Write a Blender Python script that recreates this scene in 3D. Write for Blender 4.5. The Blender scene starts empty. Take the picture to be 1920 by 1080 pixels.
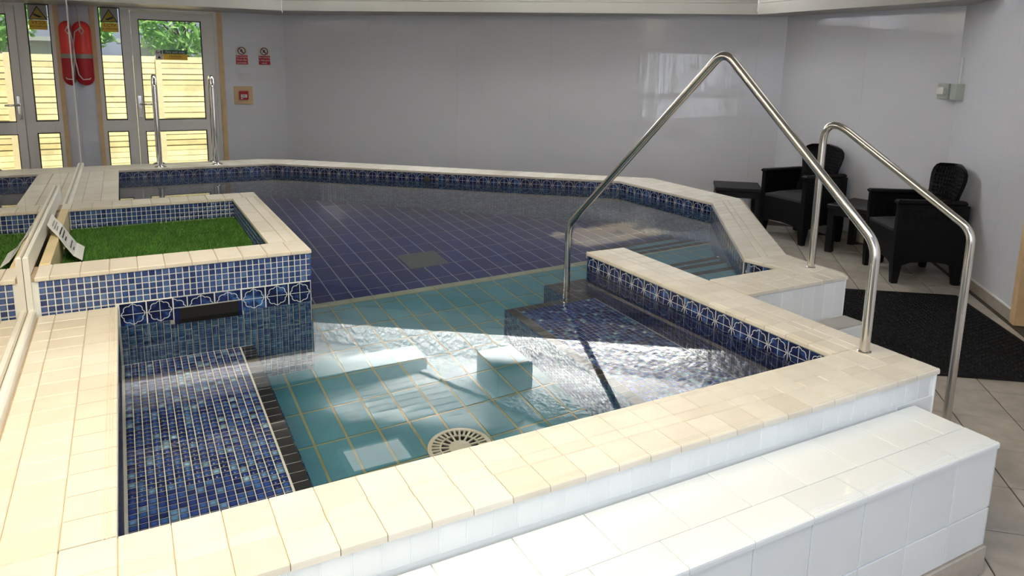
import bpy, bmesh, math, random
import numpy as np
from mathutils import Matrix, Vector

random.seed(7)
rng = np.random.default_rng(7)
SC = bpy.context.scene
COL = SC.collection
PI = math.pi

# ------------------------------------------------------------------ camera
ZF = -0.555      # room floor (pool coping top is z = 0)
ZW = -0.092      # water level
ZC = 2.30        # ceiling
yaw, pit, rol = 0.49490332, 0.1849198, -0.01818717
fwd = Vector((math.sin(yaw) * math.cos(pit), math.cos(yaw) * math.cos(pit), -math.sin(pit)))
rt = Vector((math.cos(yaw), -math.sin(yaw), 0))
dn = fwd.cross(rt)
r2 = rt * math.cos(rol) + dn * math.sin(rol)
d2 = -rt * math.sin(rol) + dn * math.cos(rol)
cam = bpy.data.cameras.new('camera')
camo = bpy.data.objects.new('camera', cam)
COL.objects.link(camo)
Rm = Matrix((r2, -d2, -fwd)).transposed()
camo.matrix_world = Matrix.Translation((0, 0, 1.0)) @ Rm.to_4x4()
cam.sensor_width = 36
cam.lens = 1350.264 / 1920 * 36
cam.shift_y = -(540 - 374.1) / 1920
cam.clip_start = 0.02
SC.camera = camo

# ------------------------------------------------------------------ render look
SC.view_settings.view_transform = 'Standard'
SC.view_settings.look = 'None'
SC.view_settings.gamma = 1
SC.view_settings.use_curve_mapping = False
SC.view_settings.exposure = 0.0
cy = SC.cycles
cy.use_denoising = True
cy.max_bounces = 12
cy.diffuse_bounces = 6
cy.glossy_bounces = 6
cy.transmission_bounces = 8
cy.transparent_max_bounces = 8
cy.sample_clamp_indirect = 0

# ------------------------------------------------------------------ world, sun
W = bpy.data.worlds.new('world')
SC.world = W
W.use_nodes = True
wn = W.node_tree.nodes
bg = wn['Background']
sky = wn.new('ShaderNodeTexSky')
sky.sky_type = 'HOSEK_WILKIE'
sky.turbidity = 7
sky.sun_direction = Vector((0.25, -0.5, 0.83)).normalized()
W.node_tree.links.new(sky.outputs[0], bg.inputs[0])
bg.inputs[1].default_value = 2.6
sd = bpy.data.lights.new('sun', 'SUN')
sd.energy = 9
sd.angle = 0.01
sd.color = (1, 0.95, 0.82)
so = bpy.data.objects.new('sun', sd)
COL.objects.link(so)
so.rotation_euler = Vector((-0.08, 0.5, -0.95)).to_track_quat('-Z', 'Y').to_euler()


def area(name, loc, direction, sx, sy, power, color):
    l = bpy.data.lights.new(name, 'AREA')
    l.shape = 'RECTANGLE'
    l.size = sx
    l.size_y = sy
    l.energy = power
    l.color = color
    o = bpy.data.objects.new(name, l)
    COL.objects.link(o)
    o.location = loc
    o.rotation_euler = Vector(direction).to_track_quat('-Z', 'Y').to_euler()
    return o


# daylight through the windows in the left wall beside and behind the camera
area('daylight_area', (-0.60, -0.88, 0.60), (1, 0.0, -0.06), 3.0, 1.6, 62, (0.82, 0.91, 1.0))
# added daylight fill from behind the camera; the wall there has no window
area('daylight_area', (1.0, -2.5, 0.75), (0.1, 1, -0.1), 2.4, 1.4, 8, (0.86, 0.93, 1.0))
# unseen fill lamps under the ceiling, added to brighten step, left coping and room
area('ceiling_fill', (1.1, 0.1, 2.24), (0, 0, -1), 1.6, 0.8, 17, (0.80, 0.91, 1.0))
area('ceiling_fill', (-0.05, 1.5, 2.24), (0, 0, -1), 0.6, 2.4, 78, (1.0, 0.86, 0.58))
area('ceiling_fill', (3.3, 2.0, 2.24), (0, 0, -1), 1.2, 0.6, 3, (1.0, 0.96, 0.90))
# tubes in the cove above the pelmet
area('cove_tube', (3.62, 6.79, 1.64), (-0.145, -0.197, 0.97), 4.2, 0.06, 400, (1.0, 0.98, 0.94))
area('cove_tube', (0.7, 8.5, 1.64), (0.0, -0.3, 0.95), 1.8, 0.06, 60, (1.0, 0.98, 0.94))
area('cove_tube', (5.66, 4.1, 1.64), (-0.2, -0.0, 0.97), 1.6, 0.06, 7, (1.0, 0.98, 0.94))


# ------------------------------------------------------------------ mesh helpers
class MB:
    def __init__(self):
        self.v, self.f, self.m, self.uv = [], [], [], []

    def add(self, vs, fs, mat=0, uvs=None):
        b = len(self.v)
        self.v += [tuple(p) for p in vs]
        for i, f in enumerate(fs):
            self.f.append([b + k for k in f])
            self.m.append(mat)
            self.uv.append(uvs[i] if uvs else None)

    def box(self, x0, x1, y0, y1, z0, z1, mat=0):
        self.prism([(x0, y0), (x1, y0), (x1, y1), (x0, y1)], z0, z1, mat)

    def prism(self, poly, z0, z1, mat=0, topmat=None):
        n = len(poly)
        a = sum(poly[i][0] * poly[(i + 1) % n][1] - poly[(i + 1) % n][0] * poly[i][1] for i in range(n))
        if a < 0:
            poly = poly[::-1]
        vs = [(x, y, z0) for x, y in poly] + [(x, y, z1) for x, y in poly]
        fs = [[i, (i + 1) % n, n + (i + 1) % n, n + i] for i in range(n)]
        self.add(vs, fs + [list(range(n))[::-1]], mat)
        self.add(vs, [list(range(n, 2 * n))], mat if topmat is None else topmat)

    def bevbox(self, x0, x1, y0, y1, z0, z1, b=0.006, mat=0):
        o = []
        for z, i in ((z0, b), (z0 + b, 0), (z1 - b, 0), (z1, b)):
            o += [(x0 + i, y0 + i, z), (x1 - i, y0 + i, z), (x1 - i, y1 - i, z), (x0 + i, y1 - i, z)]
        fs = [[3, 2, 1, 0], [12, 13, 14, 15]]
        for r in range(3):
            for k in range(4):
                a = r * 4
                fs.append([a + k, a + (k + 1) % 4, a + 4 + (k + 1) % 4, a + 4 + k])
        self.add(o, fs, mat)

    def obox(self, c, u, v, n, w, h, t, mat=0):
        c, u, v, n = Vector(c), Vector(u), Vector(v), Vector(n)
        vs = []
        for k in (-t, t):
            for a, b in ((-w, -h), (w, -h), (w, h), (-w, h)):
                vs.append(c + u * a / 2 + v * b / 2 + n * k / 2)
        self.add(vs, [[3, 2, 1, 0], [4, 5, 6, 7], [0, 1, 5, 4], [1, 2, 6, 5], [2, 3, 7, 6], [3, 0, 4, 7]], mat)

    def tube(self, path, r, seg=12, mat=0, caps=True):
        P = [Vector(p) for p in path]
        n = len(P)
        rr = r if isinstance(r, (list, tuple)) else [r] * n
        T = []
        for i in range(n):
            t = (P[min(i + 1, n - 1)] - P[max(i - 1, 0)]).normalized()
            T.append(t)
        a = Vector((0, 0, 1)) if abs(T[0].z) < 0.9 else Vector((1, 0, 0))
        u = T[0].cross(a).normalized()
        vs = []
        for i in range(n):
            u = (u - T[i] * u.dot(T[i])).normalized()
            w = T[i].cross(u)
            for k in range(seg):
                an = 2 * PI * k / seg
                vs.append(P[i] + (u * math.cos(an) + w * math.sin(an)) * rr[i])
        fs = []
        for i in range(n - 1):
            for k in range(seg):
                fs.append([i * seg + k, i * seg + (k + 1) % seg, (i + 1) * seg + (k + 1) % seg, (i + 1) * seg + k])
        if caps:
            fs += [list(range(seg))[::-1], list(range((n - 1) * seg, n * seg))]
        self.add(vs, fs, mat)

    def lathe(self, prof, c=(0, 0, 0), seg=24, mat=0):
        vs, fs = [], []
        for r, z in prof:
            for k in range(seg):
                an = 2 * PI * k / seg
                vs.append((c[0] + r * math.cos(an), c[1] + r * math.sin(an), c[2] + z))
        for i in range(len(prof) - 1):
            for k in range(seg):
                fs.append([i * seg + k, i * seg + (k + 1) % seg, (i + 1) * seg + (k + 1) % seg, (i + 1) * seg + k])
        fs.append(list(range(seg))[::-1])
        fs.append(list(range((len(prof) - 1) * seg, len(prof) * seg)))
        self.add(vs, fs, mat)

    def mesh(self, name, mats, smooth=False, origin=(0, 0, 0)):
        me = bpy.data.meshes.new(name)
        ox, oy, oz = origin
        me.from_pydata([(x - ox, y - oy, z - oz) for x, y, z in self.v], [], self.f)
        for m in (mats if isinstance(mats, (list, tuple)) else [mats]):
            me.materials.append(m)
        me.polygons.foreach_set('material_index', self.m)
        if any(u is not None for u in self.uv):
            ul = me.uv_layers.new(name='UVMap')
            for p, u in zip(me.polygons, self.uv):
                if u:
                    for li, c in zip(p.loop_indices, u):
                        ul.data[li].uv = c
        if smooth:
            me.polygons.foreach_set('use_smooth', [True] * len(me.polygons))
            try:
                me.set_sharp_from_angle(angle=math.radians(40))
            except Exception:
                pass
        me.update()
        return me


OFF = {}     # world position of an unrotated object's origin


def link(name, data, parent=None):
    o = bpy.data.objects.new(name, data)
    COL.objects.link(o)
    if parent is not None:
        o.parent = parent
    return o


def tag(o, label=None, cat=None, group=None, kind=None):
    if label:
        o['label'] = label
    if cat:
        o['category'] = cat
    if group:
        o['group'] = group
    if kind:
        o['kind'] = kind
    return o


def thing(name, label, cat, loc=(0, 0, 0), rz=0, group=None):
    o = link(name, None)
    o.empty_display_size = 0.1
    o.location = loc
    o.rotation_euler = (0, 0, rz)
    OFF[o.name] = Vector(loc)
    return tag(o, label, cat, group)


def part(name, mb, mats, parent=None, smooth=False, loc=None):
    """a mesh given in world coordinates (or in the parent's own space when the parent is turned)"""
    base = OFF.get(parent.name, Vector((0, 0, 0))) if parent is not None else Vector(loc or (0, 0, 0))
    o = link(name, mb.mesh(name, mats, smooth, base), parent)
    if parent is None:
        o.location = base
    OFF[o.name] = base.copy()
    return o


def lpart(name, mb, mats, parent, smooth=False):
    """a part given in the parent's local coordinates"""
    return link(name, mb.mesh(name, mats, smooth), parent)


def struct(name, mb, mats, smooth=False):
    return tag(part(name, mb, mats, None, smooth), kind='structure')


# ------------------------------------------------------------------ materials
def mat(name):
    m = bpy.data.materials.new(name)
    m.use_nodes = True
    return m, m.node_tree.nodes, m.node_tree.links, m.node_tree.nodes['Principled BSDF']


def plain(name, col, rough=0.5, metal=0.0, spec=0.5, noise=0.0, nscale=20, bump=0.0, bscale=60, coat=0.0):
    m, n, l, b = mat(name)
    b.inputs['Base Color'].default_value = (*col, 1)
    b.inputs['Roughness'].default_value = rough
    b.inputs['Metallic'].default_value = metal
    b.inputs['Specular IOR Level'].default_value = spec
    b.inputs['Coat Weight'].default_value = coat
    tc = n.new('ShaderNodeTexCoord')
    if noise:
        t = n.new('ShaderNodeTexNoise')
        t.inputs['Scale'].default_value = nscale
        t.inputs['Detail'].default_value = 5
        l.new(tc.outputs['Object'], t.inputs['Vector'])
        mx = n.new('ShaderNodeMix')
        mx.data_type = 'RGBA'
        mx.inputs[6].default_value = (*[c * (1 - noise) for c in col], 1)
        mx.inputs[7].default_value = (*[min(1, c * (1 + noise)) for c in col], 1)
        l.new(t.outputs['Fac'], mx.inputs[0])
        l.new(mx.outputs[2], b.inputs['Base Color'])
    if bump:
        t = n.new('ShaderNodeTexNoise')
        t.inputs['Scale'].default_value = bscale
        t.inputs['Detail'].default_value = 3
        l.new(tc.outputs['Object'], t.inputs['Vector'])
        bp = n.new('ShaderNodeBump')
        bp.inputs['Strength'].default_value = bump
        bp.inputs['Distance'].default_value = 0.01
        l.new(t.outputs['Fac'], bp.inputs['Height'])
        l.new(bp.outputs[0], b.inputs['Normal'])
    return m


def tile_random(n, l):
    oi = n.new('ShaderNodeObjectInfo')
    ge = n.new('ShaderNodeNewGeometry')
    ad = n.new('ShaderNodeMath')
    ad.operation = 'ADD'
    l.new(oi.outputs['Random'], ad.inputs[0])
    l.new(ge.outputs['Random Per Island'], ad.inputs[1])
    fr = n.new('ShaderNodeMath')
    fr.operation = 'FRACT'
    l.new(ad.outputs[0], fr.inputs[0])
    return fr.outputs[0]


def ramp(n, stops, interp='LINEAR'):
    r = n.new('ShaderNodeValToRGB')
    r.color_ramp.interpolation = interp
    e = r.color_ramp.elements
    while len(e) < len(stops):
        e.new(0.5)
    for k, (p, c) in zip(e, stops):
        k.position = p
        k.color = (*c, 1)
    return r


def tilemat(name, stops, rough=0.2, mottle=0.12, mscale=25, edge=0.0, bump=0.03):
    """glazed tile: each tile its own shade, mottled, glaze pooling darker to the rim"""
    m, n, l, b = mat(name)
    r = ramp(n, stops)
    l.new(tile_random(n, l), r.inputs[0])
    ge = n.new('ShaderNodeNewGeometry')
    t = n.new('ShaderNodeTexNoise')
    t.inputs['Scale'].default_value = mscale
    t.inputs['Detail'].default_value = 4
    l.new(ge.outputs['Position'], t.inputs['Vector'])
    mp = n.new('ShaderNodeMapRange')
    mp.inputs[1].default_value = 0.3
    mp.inputs[2].default_value = 0.7
    mp.inputs[3].default_value = 1 - mottle
    mp.inputs[4].default_value = 1 + mottle
    l.new(t.outputs['Fac'], mp.inputs[0])
    hs = n.new('ShaderNodeHueSaturation')
    l.new(r.outputs[0], hs.inputs['Color'])
    l.new(mp.outputs[0], hs.inputs['Value'])
    out = hs.outputs[0]
    if edge:
        uv = n.new('ShaderNodeUVMap')
        sp = n.new('ShaderNodeSeparateXYZ')
        l.new(uv.outputs[0], sp.inputs[0])
        vals = []
        for k in (0, 1):
            a = n.new('ShaderNodeMath'); a.operation = 'SUBTRACT'
            l.new(sp.outputs[k], a.inputs[0]); a.inputs[1].default_value = 0.5
            c = n.new('ShaderNodeMath'); c.operation = 'ABSOLUTE'
            l.new(a.outputs[0], c.inputs[0])
            vals.append(c.outputs[0])
        mx = n.new('ShaderNodeMath'); mx.operation = 'MAXIMUM'
        l.new(vals[0], mx.inputs[0]); l.new(vals[1], mx.inputs[1])
        e = n.new('ShaderNodeMapRange')
        e.inputs[1].default_value = 0.2; e.inputs[2].default_value = 0.5
        e.inputs[3].default_value = 1 + edge * 0.6; e.inputs[4].default_value = 1 - edge
        l.new(mx.outputs[0], e.inputs[0])
        h2 = n.new('ShaderNodeHueSaturation')
        l.new(out, h2.inputs['Color']); l.new(e.outputs[0], h2.inputs['Value'])
        out = h2.outputs[0]
    l.new(out, b.inputs['Base Color'])
    b.inputs['Roughness'].default_value = rough
    if bump:
        bp = n.new('ShaderNodeBump')
        bp.inputs['Strength'].default_value = bump
        bp.inputs['Distance'].default_value = 0.005
        l.new(t.outputs['Fac'], bp.inputs['Height'])
        l.new(bp.outputs[0], b.inputs['Normal'])
    return m


def pattern_mat():
    """dark blue tile printed with a white eight-lobed medallion and a cross"""
    m, n, l, b = mat('patterned_tile_glaze')
    uv = n.new('ShaderNodeUVMap')
    sp = n.new('ShaderNodeSeparateXYZ')
    l.new(uv.outputs[0], sp.inputs[0])

    def M(op, a, c=None, d=None):
        k = n.new('ShaderNodeMath')
        k.operation = op
        for i, x in enumerate((a, c, d)):
            if x is None:
                continue
            if isinstance(x, (int, float)):
                k.inputs[i].default_value = x
            else:
                l.new(x, k.inputs[i])
        return k.outputs[0]
    x = M('SUBTRACT', sp.outputs[0], 0.5)
    y = M('SUBTRACT', sp.outputs[1], 0.5)
    r = M('SQRT', M('ADD', M('MULTIPLY', x, x), M('MULTIPLY', y, y)))
    th = M('ARCTAN2', y, x)
    lob = M('ABSOLUTE', M('COSINE', M('MULTIPLY', th, 4.0)))
    R = M('ADD', 0.375, M('MULTIPLY', M('POWER', lob, 0.8), 0.065))
    ring = M('LESS_THAN', M('ABSOLUTE', M('SUBTRACT', r, R)), 0.016)
    cross = M('LESS_THAN', M('MINIMUM', M('ABSOLUTE', x), M('ABSOLUTE', y)), 0.012)
    rim = M('GREATER_THAN', M('MAXIMUM', M('ABSOLUTE', x), M('ABSOLUTE', y)), 0.489)
    line = M('MAXIMUM', M('MAXIMUM', ring, cross), rim)
    ge = n.new('ShaderNodeNewGeometry')
    t = n.new('ShaderNodeTexNoise')
    t.inputs['Scale'].default_value = 28
    t.inputs['Detail'].default_value = 3
    l.new(ge.outputs['Position'], t.inputs['Vector'])
    ad = M('ADD', t.outputs['Fac'], M('MULTIPLY', M('SUBTRACT', tile_random(n, l), 0.5), 0.12))
    inside = M('LESS_THAN', r, R)
    ad = M('ADD', ad, M('MULTIPLY', inside, 0.04))
    rp = ramp(n, [(0.42, (0.006, 0.010, 0.055)), (0.58, (0.012, 0.028, 0.135)), (0.76, (0.05, 0.15, 0.40))])
    l.new(ad, rp.inputs[0])
    mx = n.new('ShaderNodeMix')
    mx.data_type = 'RGBA'
    l.new(line, mx.inputs[0])
    l.new(rp.outputs[0], mx.inputs[6])
    mx.inputs[7].default_value = (0.62, 0.66, 0.70, 1)
    l.new(mx.outputs[2], b.inputs['Base Color'])
    b.inputs['Roughness'].default_value = 0.15
    return m


M_COPE = tilemat('cream_coping_tile', [(0, (0.65, 0.605, 0.53)), (0.5, (0.70, 0.66, 0.59)), (1, (0.74, 0.705, 0.64))], 0.38, 0.05, 9)
M_COPEG = plain('brown_coping_grout', (0.42, 0.33, 0.24), 0.85, noise=0.2)
M_PATT = pattern_mat()
M_GROUT = plain('white_pool_grout', (0.82, 0.84, 0.84), 0.8, noise=0.08)
M_MOS = tilemat('blue_mosaic_glaze', [(0, (0.020, 0.035, 0.14)), (0.35, (0.035, 0.07, 0.22)), (0.75, (0.05, 0.10, 0.29)), (1, (0.085, 0.155, 0.35))], 0.16, 0.15, 60, 0.12)
M_BENCH = tilemat('blue_bench_mosaic_glaze', [(0, (0.006, 0.018, 0.15)), (0.45, (0.012, 0.045, 0.30)), (0.8, (0.03, 0.11, 0.42)), (0.92, (0.12, 0.28, 0.55)), (1, (0.28, 0.50, 0.70))], 0.2, 0.25, 40, 0.55)
M_WALLMOS = tilemat('underwater_wall_mosaic_glaze', [(0, (0.03, 0.08, 0.24)), (0.5, (0.06, 0.16, 0.36)), (1, (0.14, 0.30, 0.48))], 0.25, 0.2, 40, 0.3)
M_DARKMOS = tilemat('navy_mosaic_glaze', [(0, (0.006, 0.010, 0.075)), (0.6, (0.010, 0.02, 0.13)), (1, (0.025, 0.05, 0.22))], 0.2, 0.2, 40, 0.2)
M_BLACK = tilemat('black_edge_tile', [(0, (0.008, 0.008, 0.010)), (1, (0.016, 0.015, 0.016))], 0.3, 0.1, 30)
M_TEAL = tilemat('teal_floor_tile', [(0, (0.05, 0.25, 0.36)), (0.5, (0.057, 0.27, 0.385)), (1, (0.065, 0.29, 0.405))], 0.3, 0.05, 12)
M_TEALG = plain('olive_floor_grout', (0.33, 0.36, 0.22), 0.8, noise=0.2)
M_CREAMSTRIP = tilemat('pale_edge_tile', [(0, (0.36, 0.42, 0.30)), (1, (0.42, 0.47, 0.34))], 0.3, 0.05, 12)
M_DEEP = tilemat('deep_floor_tile', [(0, (0.007, 0.018, 0.155)), (0.5, (0.010, 0.023, 0.18)), (1, (0.014, 0.03, 0.21))], 0.3, 0.1, 8)
M_DEEPG = plain('grey_deep_grout', (0.40, 0.45, 0.54), 0.8)
M_WHITE = tilemat('white_glazed_tile', [(0, (0.74, 0.78, 0.82)), (1, (0.79, 0.83, 0.87))], 0.08, 0.02, 6, 0, 0.015)
M_WHITEG = plain('white_tile_grout', (0.88, 0.91, 0.93), 0.7)
M_STONE = tilemat('beige_stone_floor_tile', [(0, (0.38, 0.345, 0.30)), (0.5, (0.42, 0.38, 0.335)), (1, (0.46, 0.42, 0.37))], 0.35, 0.14, 14, 0, 0.05)
M_STONEG = plain('dark_floor_grout', (0.07, 0.058, 0.045), 0.9)
M_CHROME = plain('polished_chrome', (0.80, 0.78, 0.75), 0.06, 1.0)
M_STEEL = plain('brushed_stainless_steel', (0.62, 0.59, 0.55), 0.17, 1.0, noise=0.06, nscale=8)
M_MIRROR = plain('bronze_tinted_mirror', (0.86, 0.80, 0.73), 0.0, 1.0)
M_PVC = plain('white_upvc', (0.80, 0.80, 0.78), 0.3)
M_DOORPVC = plain('grey_white_upvc', (0.80, 0.78, 0.77), 0.35)
M_OAK = plain('pale_oak', (0.74, 0.52, 0.30), 0.45, noise=0.2, nscale=9)
M_PINE = plain('pale_pine_batten', (0.74, 0.60, 0.36), 0.5, noise=0.12, nscale=12)
M_RUBBER = plain('black_rubber_gasket', (0.012, 0.012, 0.012), 0.6)
M_WICKER = plain('black_resin_wicker', (0.0035, 0.0035, 0.0045), 0.5, spec=0.22, noise=0.2, nscale=60)
M_CUSH = plain('charcoal_cushion', (0.045, 0.045, 0.048), 0.8, spec=0.2, bump=0.2, bscale=200)
M_TABLE = plain('black_resin_table', (0.006, 0.006, 0.008), 0.45, spec=0.3)
M_MAT = plain('black_rubber_mat', (0.004, 0.004, 0.005), 0.6, spec=0.2)
M_RED = plain('bright_red_plastic', (0.95, 0.055, 0.04), 0.35)
M_DKRED = plain('dark_red_plastic', (0.50, 0.012, 0.022), 0.4)
M_BAND = plain('grey_reflective_band', (0.32, 0.31, 0.26), 0.35)
M_ROPE = plain('white_cord', (0.82, 0.76, 0.70), 0.8)
M_SIGNW = plain('white_sign_face', (0.72, 0.71, 0.69), 0.4)
M_SIGNR = plain('red_sign_face', (0.48, 0.012, 0.035), 0.4)
M_SIGNG = plain('green_sign_face', (0.0, 0.10, 0.06), 0.4)
M_SIGNY = plain('yellow_sign_face', (0.85, 0.66, 0.12), 0.4)
M_INK = plain('black_print', (0.012, 0.012, 0.012), 0.5)
M_WINK = plain('white_print', (0.85, 0.85, 0.84), 0.5)
M_BOX = plain('grey_electrical_box', (0.48, 0.52, 0.50), 0.4)
M_PAPER = plain('white_laminated_paper', (0.82, 0.83, 0.85), 0.3)
M_DARK = plain('dark_void', (0.004, 0.004, 0.006), 0.7)
M_PELMET = plain('warm_grey_pelmet_board', (0.42, 0.405, 0.375), 0.35)
M_PLANK = plain('white_ceiling_cladding', (0.40, 0.40, 0.39), 0.22)
M_BEAM = plain('grey_painted_beam', (0.30, 0.33, 0.33), 0.6)
M_FENCE = tilemat('fence_board', [(0, (0.60, 0.52, 0.25)), (0.5, (0.68, 0.60, 0.32)), (1, (0.74, 0.67, 0.38))], 0.8, 0.22, 6, 0, 0.1)
M_POST = plain('pale_timber_post', (0.66, 0.58, 0.34), 0.8, noise=0.2)
M_LEAF = tilemat('leaf', [(0, (0.13, 0.33, 0.07)), (0.5, (0.36, 0.66, 0.20)), (1, (0.66, 0.88, 0.38))], 0.5, 0.2, 8, 0, 0)
def leafify(m, f=0.6):
    n, l = m.node_tree.nodes, m.node_tree.links
    b = n['Principled BSDF']
    tr = n.new('ShaderNodeBsdfTranslucent')
    if b.inputs['Base Color'].links:
        l.new(b.inputs['Base Color'].links[0].from_socket, tr.inputs['Color'])
    else:
        tr.inputs['Color'].default_value = b.inputs['Base Color'].default_value
    mx = n.new('ShaderNodeMixShader')
    mx.inputs[0].default_value = f
    l.new(b.outputs[0], mx.inputs[1])
    l.new(tr.outputs[0], mx.inputs[2])
    l.new(mx.outputs[0], n['Material Output'].inputs['Surface'])


leafify(M_LEAF)
leafify(M_SIGNY, 0.5)
M_FILM = plain('grey_film', (0.55, 0.53, 0.52), 0.4)
leafify(M_FILM, 0.5)
M_BARK = plain('bark', (0.09, 0.06, 0.04), 0.9)
M_RENDER = plain('white_render', (0.7, 0.7, 0.7), 0.8)
M_SOIL = plain('paved_ground', (0.35, 0.33, 0.28), 0.9, noise=0.2)
M_GRASS = tilemat('artificial_grass_blade', [(0, (0.04, 0.14, 0.016)), (0.5, (0.075, 0.235, 0.03)), (1, (0.15, 0.36, 0.06))], 0.6, 0.2, 6, 0, 0)
M_TURF = plain('turf_backing', (0.03, 0.12, 0.015), 0.9)
M_GRILLE = plain('pale_grille', (0.72, 0.72, 0.62), 0.35)


def wall_panel_mat():
    """glossy white PVC wall cladding, slightly wavy so that reflections streak upright"""
    m, n, l, b = mat('glossy_wall_panel')
    b.inputs['Base Color'].default_value = (0.70, 0.71, 0.79, 1)
    b.inputs['Roughness'].default_value = 0.02
    b.inputs['Specular IOR Level'].default_value = 0.5
    ge = n.new('ShaderNodeNewGeometry')
    mp = n.new('ShaderNodeMapping')
    mp.inputs['Scale'].default_value = (14, 14, 0.7)
    l.new(ge.outputs['Position'], mp.inputs['Vector'])
    t = n.new('ShaderNodeTexNoise')
    t.inputs['Scale'].default_value = 1.0
    t.inputs['Detail'].default_value = 3
    l.new(mp.outputs[0], t.inputs['Vector'])
    bp = n.new('ShaderNodeBump')
    bp.inputs['Strength'].default_value = 0.11
    bp.inputs['Distance'].default_value = 0.01
    l.new(t.outputs['Fac'], bp.inputs['Height'])
    l.new(bp.outputs[0], b.inputs['Normal'])
    return m


M_WALL = wall_panel_mat()


def artex_mat():
    m, n, l, b = mat('stippled_ceiling_plaster')
    b.inputs['Base Color'].default_value = (0.82, 0.83, 0.83, 1)
    b.inputs['Roughness'].default_value = 0.35
    ge = n.new('ShaderNodeNewGeometry')
    t = n.new('ShaderNodeTexVoronoi')
    t.inputs['Scale'].default_value = 21
    l.new(ge.outputs['Position'], t.inputs['Vector'])
    t2 = n.new('ShaderNodeTexNoise')
    t2.inputs['Scale'].default_value = 38
    t2.inputs['Detail'].default_value = 4
    l.new(ge.outputs['Position'], t2.inputs['Vector'])
    ad = n.new('ShaderNodeMath')
    ad.operation = 'ADD'
    l.new(t.outputs['Distance'], ad.inputs[0])
    l.new(t2.outputs['Fac'], ad.inputs[1])
    bp = n.new('ShaderNodeBump')
    bp.inputs['Strength'].default_value = 1.0
    bp.inputs['Distance'].default_value = 0.12
    l.new(ad.outputs[0], bp.inputs['Height'])
    l.new(bp.outputs[0], b.inputs['Normal'])
    return m


M_ARTEX = artex_mat()


def water_mat():
    m, n, l, b = mat('clear_pool_water')
    b.inputs['Base Color'].default_value = (1, 1, 1, 1)
    b.inputs['Roughness'].default_value = 0.0
    b.inputs['IOR'].default_value = 1.333
    b.inputs['Transmission Weight'].default_value = 1.0
    return m


M_WATER = water_mat()


def pane_mat():
    m, n, l, b = mat('clear_door_glass')
    out = n['Material Output']
    tr = n.new('ShaderNodeBsdfTransparent')
    gl = n.new('ShaderNodeBsdfGlossy')
    gl.inputs['Roughness'].default_value = 0.02
    lw = n.new('ShaderNodeFresnel')
    lw.inputs['IOR'].default_value = 1.45
    mx = n.new('ShaderNodeMixShader')
    l.new(lw.outputs[0], mx.inputs[0])
    l.new(tr.outputs[0], mx.inputs[1])
    l.new(gl.outputs[0], mx.inputs[2])
    l.new(mx.outputs[0], out.inputs['Surface'])
    n.remove(b)
    return m


M_PANE = pane_mat()


def emis(name, col, s):
    m, n, l, b = mat(name)
    b.inputs['Base Color'].default_value = (*col, 1)
    b.inputs['Emission Color'].default_value = (*col, 1)
    b.inputs['Emission Strength'].default_value = s
    return m


M_LAMP = emis('lamp_diffuser', (1.0, 0.98, 0.94), 3.0)

# ------------------------------------------------------------------ tile helpers
TM = {}


def tile_mesh(w, h, t, m, b=0.0015, groove=None):
    """one tile, centred, top face at z = 0; groove = +1/-1 adds a ribbed nosing along that v side"""
    key = (round(w, 4), round(h, 4), round(t, 4), m.name, round(b, 4), groove)
    if key in TM:
        return TM[key]
    mb = MB()
    if groove is None:
        vs = []
        for z, i in ((-t, 0), (-b, 0), (0, b)):
            vs += [(-w / 2 + i, -h / 2 + i, z), (w / 2 - i, -h / 2 + i, z), (w / 2 - i, h / 2 - i, z), (-w / 2 + i, h / 2 - i, z)]
        fs = [[8, 9, 10, 11]]
        for r in (0, 4):
            for k in range(4):
                fs.append([r + k, r + (k + 1) % 4, r + 4 + (k + 1) % 4, r + 4 + k])
        uvs = [[(vs[i][0] / w + 0.5, vs[i][1] / h + 0.5) for i in f] for f in fs]
        mb.add(vs, fs, 0, uvs)
    else:
        s = groove
        e = h / 2
        prof = [(-e, -t), (-e, -b), (-e + b, 0)]
        g = e - 0.030
        for k in range(3):
            prof += [(g, 0), (g + 0.0022, -0.0022), (g + 0.0044, 0)]
            g += 0.0075
        prof += [(e - 0.004, 0), (e - 0.001, -0.003), (e, -0.008), (e, -t)]
        vs = []
        for x in (-w / 2, w / 2):
            vs += [(x, s * v, z) for v, z in prof]
        n = len(prof)
        fs = []
        for k in range(n - 1):
            q = [k, n + k, n + k + 1, k + 1]
            fs.append(q if s > 0 else q[::-1])
        c0, c1 = list(range(n)), list(range(n, 2 * n))[::-1]
        fs += [c0, c1] if s > 0 else [c0[::-1], c1[::-1]]
        mb.add(vs, fs, 0)
    TM[key] = mb.mesh('tile', m)
    return TM[key]


def frame(c, u, v):
    u, v = Vector(u).normalized(), Vector(v).normalized()
    n = u.cross(v)
    return Matrix((u, v, n)).transposed().to_4x4(), Vector(c)


def put_tile(name, me, c, u, v, parent):
    R, c = frame(c, u, v)
    o = bpy.data.objects.new(name, me)
    COL.objects.link(o)
    o.parent = parent
    o.matrix_local = Matrix.Translation(c - OFF.get(parent.name, Vector((0, 0, 0)))) @ R
    return o


CAMP = Vector((0, 0, 1.0))


def lay(name, parent, places, m, t=0.006, limit=300, b=0.0015, stuff_name=None, key=None):
    """places: (centre, u, v, w, h). The nearest ones become single tiles, the rest one joined part."""
    places = sorted(places, key=key or (lambda p: (Vector(p[0]) - CAMP).length))
    for c, u, v, w, h in places[:limit]:
        put_tile(name, tile_mesh(w, h, t, m, b), c, u, v, parent)
    rest = places[limit:]
    if rest:
        merged(stuff_name or name + '_field', parent, rest, m, t, b)


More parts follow.
